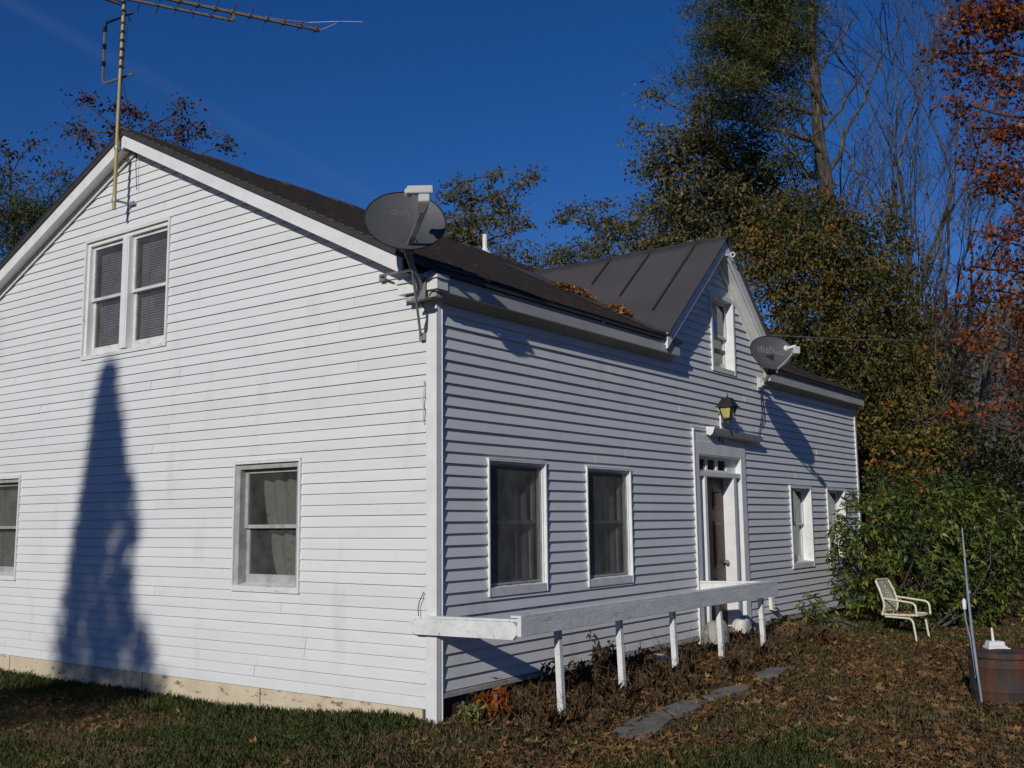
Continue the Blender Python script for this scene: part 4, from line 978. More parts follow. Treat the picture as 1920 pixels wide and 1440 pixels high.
# ------------------------------------------------------------------ patio chair
ch0 = ground_at(1700, 1193)
cf = (RT*math.cos(.78)-Vector((FW.x, FW.y, 0)).normalized()*math.sin(.78)); cf.z = 0; cf.normalize()     # the way it faces
cs = Vector((-cf.y, cf.x, 0))                                                                           # to its left, away from us
pch = thing('patio_chair', 'cream strap patio chair standing on fallen leaves by the rhododendron', 'chair', ch0)
SW, SD, SH = .50, .50, .37
def cp(f, s, z): return ch0+cf*f*.82+cs*s*.82+Vector((0, 0, z*.86-.02))
R0 = .0135
def arc(pts, n=5):
    out = [Vector(pts[0])]
    for a, b, c in zip(pts[:-2], pts[1:-1], pts[2:]):
        a, b, c = Vector(a), Vector(b), Vector(c); p = b+(a-b).normalized()*min(.07, (a-b).length*.45); q = b+(c-b).normalized()*min(.07, (c-b).length*.45)
        for k in range(n+1):
            t = k/n; out.append(p*(1-t)**2+b*2*t*(1-t)+q*t*t)
    out.append(Vector(pts[-1])); return out
mb = MB(); mb.raw = True
mb.tube(arc([cp(-.27, -SW/2, SH), cp(.27, -SW/2, SH+.01), cp(.30, 0, SH), cp(.27, SW/2, SH+.01), cp(-.27, SW/2, SH)]), R0, 8); mb.tube([cp(-.27, -SW/2, SH), cp(-.27, SW/2, SH)], R0, 8); mb.build('seat_frame', M_chair, pch, smooth=True)
mb = MB(); mb.raw = True
bk = lambda s: arc([cp(-.27, s, SH), cp(-.22, s, SH+.14), cp(-.28, s, SH+.34), cp(-.36, s*.92, SH+.50)])
lb, rb = bk(-SW/2), bk(SW/2)
mb.tube(lb+[cp(-.365, -SW*.36, SH+.52)]+[cp(-.365, SW*.36, SH+.52)]+rb[::-1], R0, 8); mb.build('back_frame', M_chair, pch, smooth=True)
for s in (-1, 1):
    mb = MB(); mb.raw = True; mb.tube(arc([cp(-.245, s*SW/2, SH+.245), cp(.29, s*(SW/2+.01), SH+.19), cp(.30, s*(SW/2+.01), SH+.0)]), R0, 8); mb.build('armrest', M_chair, pch, smooth=True)
    mb = MB(); mb.raw = True; mb.tube(arc([cp(-.22, s*SW/2*.96, SH-.03), cp(.22, s*SW/2*.96, SH-.04), cp(.27, s*SW/2*.96, -.03)], 6), R0, 8); mb.build('leg', M_chair, pch, smooth=True)
def bpt(f, g):                            # point on the back: f across, g up
    i = g*(len(lb)-1); k = min(int(i), len(lb)-2); return (lb[k].lerp(lb[k+1], i-k)).lerp(rb[k].lerp(rb[k+1], i-k), f)
for k in range(9):
    mb = MB(); mb.raw = True; f0 = k/9
    p1 = [bpt(min(1, f0+t*.55), t) for t in [i/6 for i in range(7)] if f0+t*.55 <= 1.0]; 
    if len(p1) > 1:
        for a, b in zip(p1[:-1], p1[1:]): mb.bar(a, b, .012, .003, cf)
        mb.build('strap', M_strap, pch)
    mb = MB(); mb.raw = True; p2 = [bpt(max(0, 1-f0-t*.55), t)+cf*.004 for t in [i/6 for i in range(7)] if 1-f0-t*.55 >= 0]
    if len(p2) > 1:
        for a, b in zip(p2[:-1], p2[1:]): mb.bar(a, b, .012, .003, cf)
        mb.build('strap', M_strap, pch)
for k in range(9):
    f = -.24+k*.062; mb = MB(); mb.raw = True; mb.bar(cp(f, -SW/2, SH+.006), cp(f, SW/2, SH+.006), .044, .004); mb.build('seat_strap', M_strap, pch)
C = np.array([tuple(cp(nr.uniform(-.24, .12), nr.uniform(-.2, .22), SH+.02+nr.uniform(0, .02))) for _ in range(26)]); Vv, T = maple_leaves(C, nr.uniform(.06, .10, 26), .3, .6)
o = np_mesh('seat_leaves', Vv, T, M_dryleaf); tag(o, 'scatter of brown leaves lying on the patio chair seat', None, kind='stuff')

# ------------------------------------------------------------------ rusty drum, white stand, pole
bc = ground_at(1885, 1312); bz = ground_z(bc.x, bc.y)
ba = thing('fire_drum', 'squat rusty steel drum at the right edge of the yard', 'drum', (bc.x, bc.y, bz))
mb = MB(); mb.raw = True; mb.lathe([(.275, -.03), (.278, .08), (.286, .10), (.278, .12), (.278, .28), (.286, .30), (.278, .32), (.278, .42), (.262, .42), (.262, .30)], (bc.x, bc.y, bz), 32); mb.build('drum_body', M_rust, ba, smooth=True)
mb = MB(); mb.raw = True; mb.lathe([(.10, .445), (.296, .425), (.300, .405), (.300, .380), (.292, .380), (.292, .40)], (bc.x, bc.y, bz), 32); mb.build('drum_lid', M_rust, ba, smooth=True)
wc = Vector((bc.x, bc.y, bz+.43))-RT*.055; 
ws = thing('white_stand', 'small white plastic stand with an upright stub on the drum lid', 'stand', wc)
H_ = Vector((RT.x, RT.y, 0)).normalized(); D_ = Vector((FW.x, FW.y, 0)).normalized()
mb = MB(wc, H_, D_); mb.hexa([(-.085, -.06, .008), (.085, -.06, .008), (.085, .06, .008), (-.085, .06, .008)], [(-.085, -.06, .034), (.085, -.06, .034), (.085, .06, .034), (-.085, .06, .034)]); mb.hexa([(-.075, -.05, .0345), (.072, -.05, .0345), (.072, .05, .0345), (-.075, .05, .0345)], [(-.065, -.045, .075), (.062, -.045, .075), (.062, .045, .075), (-.065, .045, .075)]); mb.build('stand_base', M_trim, ws, bevel=.006)
mb = MB(wc, H_, D_); mb.tube([(-.015, 0, .07), (-.018, 0, .14), (-.022, 0, .19)], [.013, .011, .009], 10); mb.build('stub', M_trim, ws, smooth=True)
mb = MB(wc, H_, D_); mb.tube([(.05, -.07, .012), (.095, -.07, .014), (.10, -.05, .012)], .009, 8); mb.build('tab', M_trim, ws)
pb = ground_at(1842, 1318); dep = (pb-CAM).dot(FW)
pl_ = thing('thin_pole', 'thin pale blue pole leaning in the lawn beside the drum', 'pole', pb)
pts = [pb+Vector((0, 0, -.05)), at(1832, 1255, dep-.02), at(1822, 1180, dep), at(1812, 1085, dep+.02), at(1804, 990, dep+.03)]
mb = MB(); mb.raw = True; mb.tube(pts, [.010, .011, .011, .009, .006], 8); mb.build('shaft', M_pole, pl_, smooth=True)
mb = MB(); mb.raw = True; mb.tube([at(1808, 1135, dep+.05), at(1810, 1160, dep+.06), at(1820, 1200, dep+.08), at(1829, 1260, dep+.10), at(1832, 1300, dep+.12)], .008, 6); mb.build('side_rod', M_pole, pl_, smooth=True)
mb = MB(); mb.raw = True; mb.lathe([(.004, -.05), (.016, -.04), (.018, .03), (.006, .05)], at(1808, 1133, dep+.05), 10); mb.build('reel', M_trim, pl_, smooth=True)
for (u, v) in ((1806, 1040), (1815, 1110)):
    mb = MB(); mb.raw = True; mb.lathe([(.012, -.012), (.012, .012)], at(u+2.5, v, dep+.02), 8); mb.build('ferrule', M_galv, pl_)
wire = MB(); wire.raw = True; wire.tube([at(1440, 628, 15.5), at(1600, 637, 18), at(1800, 638, 23), at(1990, 640, 30)], .009, 4); tag(wire.build('utility_wire', M_galv), 'thin utility wire crossing in front of the trees right of the gable', 'wire')

# ------------------------------------------------------------------ vegetation
def unit(a): return a/np.maximum(1e-9, np.linalg.norm(a, axis=-1, keepdims=True))
def cards(C, l, w, Dr, up=0.5, fold=0.25):
    """leaf-sized folded diamonds: C centres, l lengths, w widths, Dr directions"""
    n = len(C); Dr = unit(Dr); Nn = unit(nr.normal(0, 1, (n, 3))+np.array([0, 0, up]))
    S_ = unit(np.cross(Dr, Nn)); Nn = np.cross(S_, Dr)
    l = l[:, None]; w = w[:, None]
    V_ = np.stack([C-Dr*l*.5, C+S_*w*.5+Nn*w*fold-Dr*l*.05, C+Dr*l*.5-Nn*l*.08, C-S_*w*.5+Nn*w*fold-Dr*l*.05], 1).reshape(-1, 3)
    T = np.arange(n*4).reshape(n, 4)
    return V_, T
def leaf_cloud(name, clumps, tints, per, rc, l, w, mat, parent, droop=0.5, up=0.6, flat=0.6, jit=.22):
    """clumps (k,3): leaves scattered round twig ends"""
    k = len(clumps); n = k*per
    rr = np.repeat(np.broadcast_to(rc, (k,)), per)[:, None]; off = nr.normal(0, 1, (n, 3))*np.array([1, 1, flat])*np.repeat(nr.uniform(.6, 1.35, k), per)[:, None]*rr
    C = np.repeat(clumps, per, 0)+off
    t = np.clip(np.repeat(tints, per)+nr.normal(0, jit, n), 0, 1)
    D = nr.normal(0, 1, (n, 3))+np.array([0, 0, -droop])+off/np.maximum(rr, 1e-6)*.5
    if up == .6: up = .25
    V_, T = cards(C, l*nr.uniform(.6, 1.3, n), w*nr.uniform(.6, 1.3, n), D, up)
    return np_mesh(name, V_, T, mat, parent, np.repeat(t, 4))
def lobes_to_clumps(lobes, dens, shell=.45, squash=1.0):
    """lobes (u, v, ru, rv, depth[, depth radius]): clump centres inside bumpy ellipsoids"""
    out = []
    for lb_ in lobes:
        u, v, ru, rv, dep = lb_[:5]; c = at(u, v, dep); a = ru*dep/F_PX; b = rv*dep/F_PX; e = lb_[5] if len(lb_) > 5 else (a+b)/2*.9
        k = max(4, int(dens*4.19*a*b*e))
        while k > 0:
            d = Vector((rng.gauss(0, 1), rng.gauss(0, 1), rng.gauss(0, 1))).normalized()
            r = (shell+(1-shell)*rng.random()**.5)*(1+.48*noise.noise(d*2.1+c)) if rng.random() < .85 else rng.random()
            p = c+RT*(d.x*a*r)+Vector((0, 0, 1))*(d.y*b*r)+FW*(d.z*e*r)
            if p.z < .06: k -= 1; continue
            out.append(p); k -= 1
    return out
class Wood:
    def __init__(s): s.V = []; s.F = []
    def tube(s, pts, rs, n=5):
        pts = [Vector(p) for p in pts]; b = len(s.V); ref = None
        for i, p in enumerate(pts):
            d = (pts[min(i+1, len(pts)-1)]-pts[max(i-1, 0)])
            if d.length < 1e-6: d = Vector((0, 0, 1))
            d.normalize()
            ref = d.orthogonal().normalized() if ref is None else (ref-d*ref.dot(d)).normalized()
            q = d.cross(ref)
            for k in range(n):
                t = 2*math.pi*k/n; s.V.append(tuple(p+rs[i]*(math.cos(t)*ref+math.sin(t)*q)))
        for i in range(len(pts)-1):
            for k in range(n): s.F.append((b+i*n+k, b+i*n+(k+1) % n, b+(i+1)*n+(k+1) % n, b+(i+1)*n+k))
    def branch(s, p, q, r, bow=.15, n=4, seg=5, r1=.004):
        p = Vector(p); q = Vector(q); L = (q-p).length; m = []
        o = Vector((rng.uniform(-1, 1), rng.uniform(-1, 1), rng.uniform(-.3, .8)))*bow*L
        for i in range(seg+1):
            t = i/seg; m.append(p.lerp(q, t)+o*math.sin(t*math.pi)*.6+Vector((rng.uniform(-1, 1), rng.uniform(-1, 1), rng.uniform(-1, 1)))*L*.02*(0 < i < seg))
        s.tube(m, [r+(r1-r)*i/seg for i in range(seg+1)], n)
    def build(s, name, mat, parent):
        return np_mesh(name, np.array(s.V), np.array(s.F), mat, parent, smooth=True)
def grow(wd, p, d, L, r, lvl, tips, spread=.5, up=.12, kids=(3, 5), curl=.13, ratio=.62, rmin=.0035):
    n = 5 if lvl > 0 else 3; pts = [p]; rs = [r]; st = L/n
    for i in range(n):
        d = (d+Vector((rng.gauss(0, curl), rng.gauss(0, curl), rng.gauss(0, curl)+up*.4))).normalized(); p = p+d*st; pts.append(p); rs.append(max(rmin, r*(1-.62*(i+1)/n)))
    wd.tube(pts, rs, 6 if r > .06 else (4 if r > .015 else 3))
    if lvl == 0: tips.append(p); return
    for k in range(rng.randint(*kids)):
        t = rng.uniform(.25, 1.0) if k else 1.0; i = min(n-1, int(t*n)); q = pts[i].lerp(pts[i+1], t*n-i)
        ax = Vector((rng.gauss(0, 1), rng.gauss(0, 1), rng.gauss(0, .6))); dd = (pts[i+1]-pts[i]).normalized(); ax = (ax-dd*ax.dot(dd)).normalized()
        nd = (dd*math.cos(spread)+ax*math.sin(spread)*rng.uniform(.6, 1.3)).normalized()
        grow(wd, q, nd, L*ratio*rng.uniform(.75, 1.15), max(rmin, rs[i]*.62), lvl-1, tips, spread, up, kids, curl, ratio, rmin)

OLIVE = [(0.0, (0.034, 0.044, 0.012)), (0.3, (0.085, 0.092, 0.022)), (0.55, (0.140, 0.132, 0.031)), (0.75, (0.20, 0.155, 0.036)), (0.9, (0.28, 0.15, 0.034)), (1.0, (0.34, 0.14, 0.03))]
M_cedar = mat_leaf('cedar_sprays', OLIVE, .42, .6)
M_olive = mat_leaf('olive_leaves', [(0.0, (0.085, 0.092, 0.042)), (0.4, (0.155, 0.155, 0.070)), (0.75, (0.225, 0.200, 0.085)), (1.0, (0.31, 0.22, 0.085))], .5, .5)
M_pine = mat_leaf('pine_needles', [(0.0, (0.036, 0.056, 0.018)), (0.5, (0.100, 0.128, 0.036)), (0.85, (0.165, 0.165, 0.045)), (1.0, (0.22, 0.15, 0.04))], .42, .5)
M_oak = mat_leaf('russet_leaves', [(0.0, (0.050, 0.018, 0.012)), (0.4, (0.13, 0.034, 0.013)), (0.75, (0.24, 0.066, 0.016)), (1.0, (0.36, 0.12, 0.022))], .35, .5)
M_brownleaf = mat_leaf('brown_oak_leaves', [(0.0, (0.05, 0.026, 0.016)), (0.5, (0.11, 0.055, 0.028)), (1.0, (0.19, 0.095, 0.045))], .3, .6)
M_under = mat_leaf('undergrowth_leaves', [(0.0, (0.018, 0.028, 0.008)), (0.45, (0.070, 0.088, 0.019)), (0.72, (0.145, 0.145, 0.030)), (0.88, (0.22, 0.15, 0.03)), (1.0, (0.32, 0.13, 0.026))], .25, .6)
M_rhodo = mat_leaf('rhododendron_leaves', [(0.0, (0.032, 0.055, 0.011)), (0.5, (0.090, 0.130, 0.022)), (0.9, (0.19, 0.20, 0.038)), (0.955, (0.17, 0.16, 0.035)), (0.97, (0.28, 0.10, 0.02)), (1.0, (0.32, 0.10, 0.02))], .18, .48, spec=.4)
M_spruce = mat_leaf('dark_spruce', [(0.0, (0.008, 0.014, 0.007)), (1.0, (0.035, 0.045, 0.020))], .1, .6)

def base_of(u, v, dep):
    p = at(u, v, dep); return Vector((p.x, p.y, ground_z(p.x, p.y)-.1))
def leafy_tree(name, label, cat, trunk, lobes, dens, per, rc, l, w, mat, bark, group=None, r0=.14, tmean=.45, tvar=.22, shell=.45, branches=.5, star=False, droop=.5, flat=.6, hue=None):
    """trunk: points from the ground up"""
    t = thing(name, label, cat, trunk[0], group)
    wd = Wood(); seg = []
    for a, b in zip(trunk[:-1], trunk[1:]):
        for i in range(4): seg.append(Vector(a).lerp(Vector(b), i/4)+Vector((rng.uniform(-1, 1), rng.uniform(-1, 1), 0))*r0*.25*(i > 0))
    seg.append(Vector(trunk[-1])); n = len(seg)
    wd.tube(seg, [max(.012, r0*(1-.88*i/(n-1))) for i in range(n)], 9)
    cl = lobes_to_clumps(lobes, dens, shell)
    hubs = []
    for lb_ in lobes:
        c = at(lb_[0], lb_[1], lb_[4]); i = min(range(n), key=lambda k: (seg[k]-c-Vector((0, 0, -.35*(c-seg[k]).length))).length); hubs.append(c)
        L = (c-seg[i]).length
        if L > .15: wd.branch(seg[i], c, max(.018, min(r0*.5, .012*L+.014)), .12, 6, 7, .010)
    for c in cl:
        if rng.random() > branches: continue
        h = min(hubs+[s_ for s_ in seg[n//3:]], key=lambda q: (q-c).length)
        wd.branch(h, c, .011, .16, 3, 4, .003)
        if rng.random() < .5:
            for _ in range(2): wd.branch(c, c+Vector((rng.gauss(0, 1), rng.gauss(0, 1), rng.gauss(.2, .8)))*rc*1.5, .005, .1, 3, 2, .002)
    wd.build('trunk', bark, t)
    C = np.array([tuple(c) for c in cl]); ti = np.clip(nr.normal(tmean, tvar, len(C)), 0, 1)
    if hue: ti = np.clip(ti+np.array([hue(c) for c in cl]), 0, 1)
    if star:
        k = len(C); n_ = k*per; P = np.repeat(C, per, 0)+nr.normal(0, 1, (n_, 3))*np.array([1, 1, flat])*rc
        Vv, T = maple_leaves(P, l*nr.uniform(.6, 1.3, n_), 1.0, .9)
        np_mesh('crown', Vv, T, mat, t, np.repeat(np.clip(np.repeat(ti, per)+nr.normal(0, .2, n_), 0, 1), 11))
    else: leaf_cloud('crown', C, ti, per, rc, l, w, mat, t, droop, .6, flat)
    return t

# tall pine behind the right end of the house
pd = 22.0
leafy_tree('pine_tree', 'tall pine with a bare dark trunk and a bushy crown on its left side', 'tree',
    [base_of(1580, 950, pd), at(1562, 640, pd), at(1552, 380, pd), at(1530, 160, pd), at(1512, -80, pd), at(1500, -330, pd)],
    [(1400, 60, 90, 75, pd), (1345, 150, 65, 42, pd-.5), (1440, 130, 70, 55, pd+.6), (1330, 75, 50, 28, pd-.3), (1470, 30, 70, 60, pd), (1420, -40, 100, 70, pd), (1560, -120, 130, 80, pd), (1310, 205, 40, 20, pd), (1500, 70, 30, 40, pd), (1400, 215, 60, 34, pd+.4), (1460, 210, 50, 40, pd+.3), (1380, 150, 60, 40, pd), (1320, 20, 40, 30, pd), (1480, 290, 40, 36, pd+.5)],
    30, 80, .22, .15, .022, M_pine, M_bark, 'trees behind the house', r0=.235, tmean=.5, tvar=.2, branches=.45, droop=-.5, flat=.55, shell=.25)
wd_t = bpy.data.objects.get('trunk')
# bare limbs of the pine
wl_ = Wood()
for (u0, v0, u1, v1, r) in ((1548, 330, 1700, 25, .055), (1540, 250, 1660, 60, .04), (1552, 215, 1475, 95, .06), (1556, 420, 1640, 240, .035), (1555, 470, 1455, 280, .03), (1558, 520, 1490, 300, .028), (1553, 380, 1450, 245, .03), (1560, 600, 1660, 470, .025), (1560, 560, 1640, 380, .025), (1550, 300, 1480, 190, .035), (1535, 140, 1610, 20, .04)):
    a = at(u0, v0, pd); b = at(u1, v1, pd+rng.uniform(-1.2, 1.2)); wl_.branch(a, b, r, .10, 6, 8, .008)
    for k in range(7):
        q = a.lerp(b, rng.uniform(.3, 1)); wl_.branch(q, q+Vector((rng.gauss(0, .5), rng.gauss(0, .5), rng.gauss(.1, .4))), .010, .12, 3, 4, .003)
wl_.build('dead_limbs', M_bark, bpy.data.objects['pine_tree'])

leafy_tree('olive_tree', 'grey green leafy tree left of the tall pine above the dormer ridge', 'tree',
    [base_of(1350, 950, 24), at(1348, 560, 24), at(1345, 330, 24), at(1335, 200, 24)],
    [(1330, 330, 95, 100, 24), (1280, 260, 55, 45, 23.5), (1250, 400, 65, 60, 24), (1390, 400, 80, 90, 24.5), (1240, 315, 45, 45, 24), (1200, 245, 26, 18, 24), (1300, 440, 90, 50, 24), (1400, 280, 50, 60, 24.5), (1215, 470, 60, 40, 24.5), (1440, 330, 50, 60, 24.8), (1220, 175, 20, 14, 24), (1350, 190, 60, 46, 24), (1480, 400, 50, 60, 25), (1520, 330, 24, 40, 25), (1420, 430, 60, 60, 24.5), (1170, 440, 40, 40, 24.5), (1290, 470, 90, 40, 24)],
    25, 36, .19, .115, .060, M_olive, M_bark, 'trees behind the house', r0=.16, branches=.4, shell=.2)
hueo = lambda c: .40*max(0, noise.noise(Vector(c)*.55)+.1)-.06
leafy_tree('cedar_tree', 'wide olive cedar with orange flecks behind the right end of the house', 'tree',
    [base_of(1500, 950, 20), at(1500, 620, 20), at(1495, 420, 20)],
    [(1490, 500, 85, 85, 20), (1450, 420, 50, 55, 20.3), (1520, 620, 70, 85, 19.8), (1470, 600, 60, 60, 20), (1540, 400, 45, 55, 20.2), (1440, 510, 50, 60, 20.5), (1560, 700, 60, 80, 19.8), (1545, 470, 60, 70, 20), (1420, 470, 50, 50, 20.4), (1590, 430, 40, 46, 20.2), (1500, 380, 36, 36, 20.6)],
    31, 42, .19, .09, .05, M_cedar, M_barkdark, 'trees behind the house', r0=.15, tmean=.42, branches=.3, hue=hueo, droop=1.0)
leafy_tree('cedar_tree', 'rusty green cedar hanging over the far end of the roof', 'tree',
    [base_of(1620, 950, 20.5), at(1618, 650, 20.5), at(1612, 440, 20.5)],
    [(1610, 560, 70, 80, 20.5), (1660, 500, 42, 60, 20.7), (1600, 680, 70, 80, 20.2), (1660, 650, 55, 75, 20.5), (1570, 490, 40, 50, 20.5), (1640, 790, 60, 80, 20.2), (1695, 580, 42, 60, 20.8), (1620, 880, 50, 60, 20), (1700, 690, 46, 60, 20.6), (1640, 420, 36, 50, 20.8), (1720, 500, 26, 40, 21), (1640, 560, 60, 70, 20.3), (1600, 470, 50, 60, 20.5), (1740, 640, 40, 50, 20.8), (1690, 440, 30, 40, 20.8), (1590, 800, 50, 60, 19.8), (1690, 780, 50, 60, 20.2)],
    31, 42, .19, .09, .05, M_cedar, M_barkdark, 'trees behind the house', r0=.14, tmean=.48, branches=.3, hue=hueo, droop=1.0)

# small trees seen over the main ridge
leafy_tree('maple_tree', 'small leafy tree rising over the roof ridge beside the big dish', 'tree',
    [base_of(895, 950, 27), at(888, 560, 27), at(884, 430, 27), at(880, 340, 27)],
    [(885, 385, 50, 45, 27), (862, 340, 28, 24, 27), (945, 395, 45, 40, 27), (1000, 330, 16, 14, 27.3), (975, 350, 14, 12, 27), (925, 330, 14, 10, 27), (835, 360, 18, 24, 27), (900, 440, 75, 28, 27), (985, 425, 24, 30, 27), (860, 430, 40, 40, 27)],
    20, 36, .16, .115, .06, M_olive, M_bark, 'small trees over the ridge', r0=.12, tmean=.55, branches=.7, shell=.15)
leafy_tree('maple_tree', 'slender leafy tree over the roof left of the dormer', 'tree',
    [base_of(1128, 950, 28), at(1122, 560, 28), at(1118, 440, 28), at(1112, 375, 28)],
    [(1112, 400, 36, 30, 28), (1070, 392, 22, 14, 28), (1052, 412, 14, 12, 28), (1160, 425, 44, 38, 28), (1120, 460, 60, 24, 28), (1195, 385, 20, 22, 28.2), (1205, 455, 36, 36, 28)],
    20, 36, .16, .115, .06, M_olive, M_bark, 'small trees over the ridge', r0=.11, tmean=.5, branches=.7, shell=.15)
leafy_tree('thicket_shrub', 'low olive thicket just above the roof ridge by the vent pipe', 'shrub', [base_of(960, 950, 32), at(960, 520, 32)],
    [(950, 475, 60, 20, 32), (1010, 492, 45, 14, 33), (1060, 480, 50, 22, 32), (1100, 482, 60, 20, 31), (880, 470, 50, 24, 31)], 16, 46, .2, .12, .065, M_olive, M_bark, None, r0=.08, tmean=.55, branches=.4)
# left side: brown oak over the gable, spruce and bare twigs at the edge
leafy_tree('oak_tree', 'oak with sparse brown leaves showing above the gable peak', 'tree',
    [base_of(235, 950, 24), at(236, 560, 24), at(240, 420, 24), at(236, 330, 24), at(225, 250, 24)],
    [(150, 188, 22, 14, 24), (165, 262, 26, 18, 24), (210, 205, 24, 22, 24), (180, 300, 32, 28, 24), (265, 215, 24, 20, 24), (290, 255, 26, 20, 24), (345, 200, 16, 18, 24), (330, 240, 26, 18, 24), (378, 250, 24, 12, 24), (415, 272, 16, 10, 24), (225, 250, 40, 24, 24), (140, 240, 20, 14, 24), (330, 270, 30, 14, 24)],
    16, 22, .17, .115, .065, M_brownleaf, M_bark, None, r0=.17, tmean=.45, branches=1.0, shell=.1)
leafy_tree('oak_tree', 'nearly bare oak with a few brown leaves at the left edge', 'tree',
    [base_of(20, 950, 23), at(22, 560, 23), at(25, 430, 23), at(20, 330, 23)],
    [(15, 285, 30, 18, 23), (55, 275, 22, 12, 23), (35, 330, 34, 20, 23), (90, 325, 26, 20, 23), (-30, 300, 40, 30, 23), (60, 400, 40, 24, 23)], 12, 14, .18, .115, .065, M_brownleaf, M_bark, None, r0=.13, tmean=.5, branches=1.0, shell=.1)
leafy_tree('pine_tree', 'dark pine rising behind the left slope of the roof', 'tree', [base_of(100, 950, 21), at(98, 520, 21), at(95, 370, 21)],
    [(95, 395, 40, 42, 21), (60, 420, 50, 40, 21), (120, 350, 24, 18, 21), (15, 430, 50, 60, 21), (-20, 360, 40, 50, 21)], 26, 90, .22, .15, .024, M_pine, M_barkdark, None, r0=.13, tmean=.35, branches=.3, droop=-.4)

# leafless trees right of the pine
for k, (u, vtop, dep, lean, lab) in enumerate(((1600, 10, 25, -.05, 'leafless tree directly right of the tall pine trunk'), (1655, -40, 26, .02, 'tall leafless tree with pale forked stems right of the pine'), (1700, 30, 24, .08, 'leafless tree with upright grey stems in the middle of the bare group'), (1745, 150, 25, .16, 'leafless tree leaning right toward the russet oak'), (1700, 330, 21, .30, 'low leafless tree with branches sweeping right'))):
    b = base_of(u+20*(k-2), 950, dep); top = at(u, vtop, dep); H = top.z-b.z
    t = thing('bare_tree', lab, 'tree', b, 'leafless trees behind the house'); wd = Wood(); tips = []
    for s in range(3 if k < 4 else 2):
        d = (Vector((0, 0, 1))+RT*(lean+rng.uniform(-.14, .14))+FW*rng.uniform(-.08, .08)).normalized()
        grow(wd, b+RT*(s-1)*.25, d, H*.74, .085-.008*s, 4, tips, .50, .13, (4, 5), .10, .46, .0040)
    wd.build('trunk', M_barkpale if k % 2 else M_bark, t)
    C = np.array([tuple(q) for q in tips[::9]]); leaf_cloud('dead_leaves', C, np.full(len(C), .5), 2, .1, .07, .045, M_brownleaf, t)
wl2 = Wood()
# russet oak at the right edge
od = 15.0
leafy_tree('oak_tree', 'russet red oak reaching in from the right edge', 'tree',
    [base_of(2080, 950, od), at(2070, 600, od), at(2050, 300, od), at(2010, 60, od), at(1980, -150, od)],
    [(1880, 40, 85, 60, od), (1800, 40, 60, 36, od), (1830, 130, 70, 44, od), (1910, 160, 50, 60, od), (1760, 100, 34, 26, od+.4), (1790, 200, 60, 26, od), (1880, 250, 60, 40, od), (1830, 240, 34, 26, od+.3), (1880, 335, 60, 30, od), (1820, 300, 26, 18, od), (1905, 410, 40, 36, od), (1850, 350, 40, 14, od), (1890, 490, 46, 26, od), (1830, 500, 30, 10, od+.4), (1860, 545, 50, 18, od), (1810, 560, 38, 14, od), (1905, 590, 44, 24, od), (1850, 640, 50, 16, od-.3), (1900, 680, 46, 24, od-.4), (1840, 640, 30, 10, od), (1850, 770, 58, 18, od-.5), (1905, 765, 40, 22, od-.5), (1800, 780, 30, 8, od-.5), (1930, -40, 100, 60, od), (1990, 300, 60, 120, od), (1985, 600, 60, 120, od), (1900, 340, 54, 44, od), (1880, 450, 54, 34, od), (1910, 520, 46, 40, od), (1870, 610, 50, 24, od), (1905, 700, 50, 26, od-.3)],
    72, 20, .15, .085, .05, M_oak, M_barkdark, None, r0=.20, tmean=.60, branches=.5, star=True, shell=.1)

# undergrowth at the right
leafy_tree('sapling', 'orange flecked saplings crowding the far corner of the house', 'shrub', [base_of(1690, 950, 20), at(1690, 700, 20)],
    [(1680, 760, 50, 60, 20), (1640, 830, 40, 60, 19.6), (1720, 830, 60, 55, 20), (1700, 680, 36, 40, 20.5), (1760, 740, 36, 36, 20.5), (1650, 920, 50, 50, 18.8), (1630, 760, 24, 40, 20), (1780, 830, 60, 40, 20), (1740, 900, 60, 40, 19.5), (1690, 860, 60, 50, 19.5), (1760, 690, 30, 26, 20.6), (1790, 760, 40, 40, 20.6)], 26, 38, .17, .10, .06, M_under, M_barkdark, 'undergrowth right of the house', r0=.06, tmean=.60, branches=.3, hue=lambda c: .5*max(0, noise.noise(Vector(c)*.8)))
leafy_tree('shrub', 'dark green shrub mass behind the rhododendron at the right', 'shrub', [base_of(1820, 950, 20), at(1820, 850, 20)],
    [(1790, 870, 60, 55, 20), (1850, 860, 50, 50, 20.5), (1890, 930, 60, 60, 19.5), (1830, 950, 70, 50, 19.5), (1760, 920, 50, 40, 19), (1900, 1020, 60, 60, 19), (1930, 850, 40, 60, 21)], 26, 34, .18, .10, .06, M_under, M_barkdark, 'undergrowth right of the house', r0=.06, tmean=.36, tvar=.16, branches=.3)
leafy_tree('shrub', 'low dim brush at the far right edge of the lawn', 'shrub', [base_of(1900, 1120, 19), at(1900, 1050, 19)],
    [(1890, 1060, 50, 36, 18.5), (1930, 1030, 50, 60, 19), (1960, 950, 60, 80, 20), (1990, 1060, 60, 60, 18)], 22, 30, .18, .10, .06, M_under, M_barkdark, 'undergrowth right of the house', r0=.05, tmean=.30, tvar=.2, branches=.5)

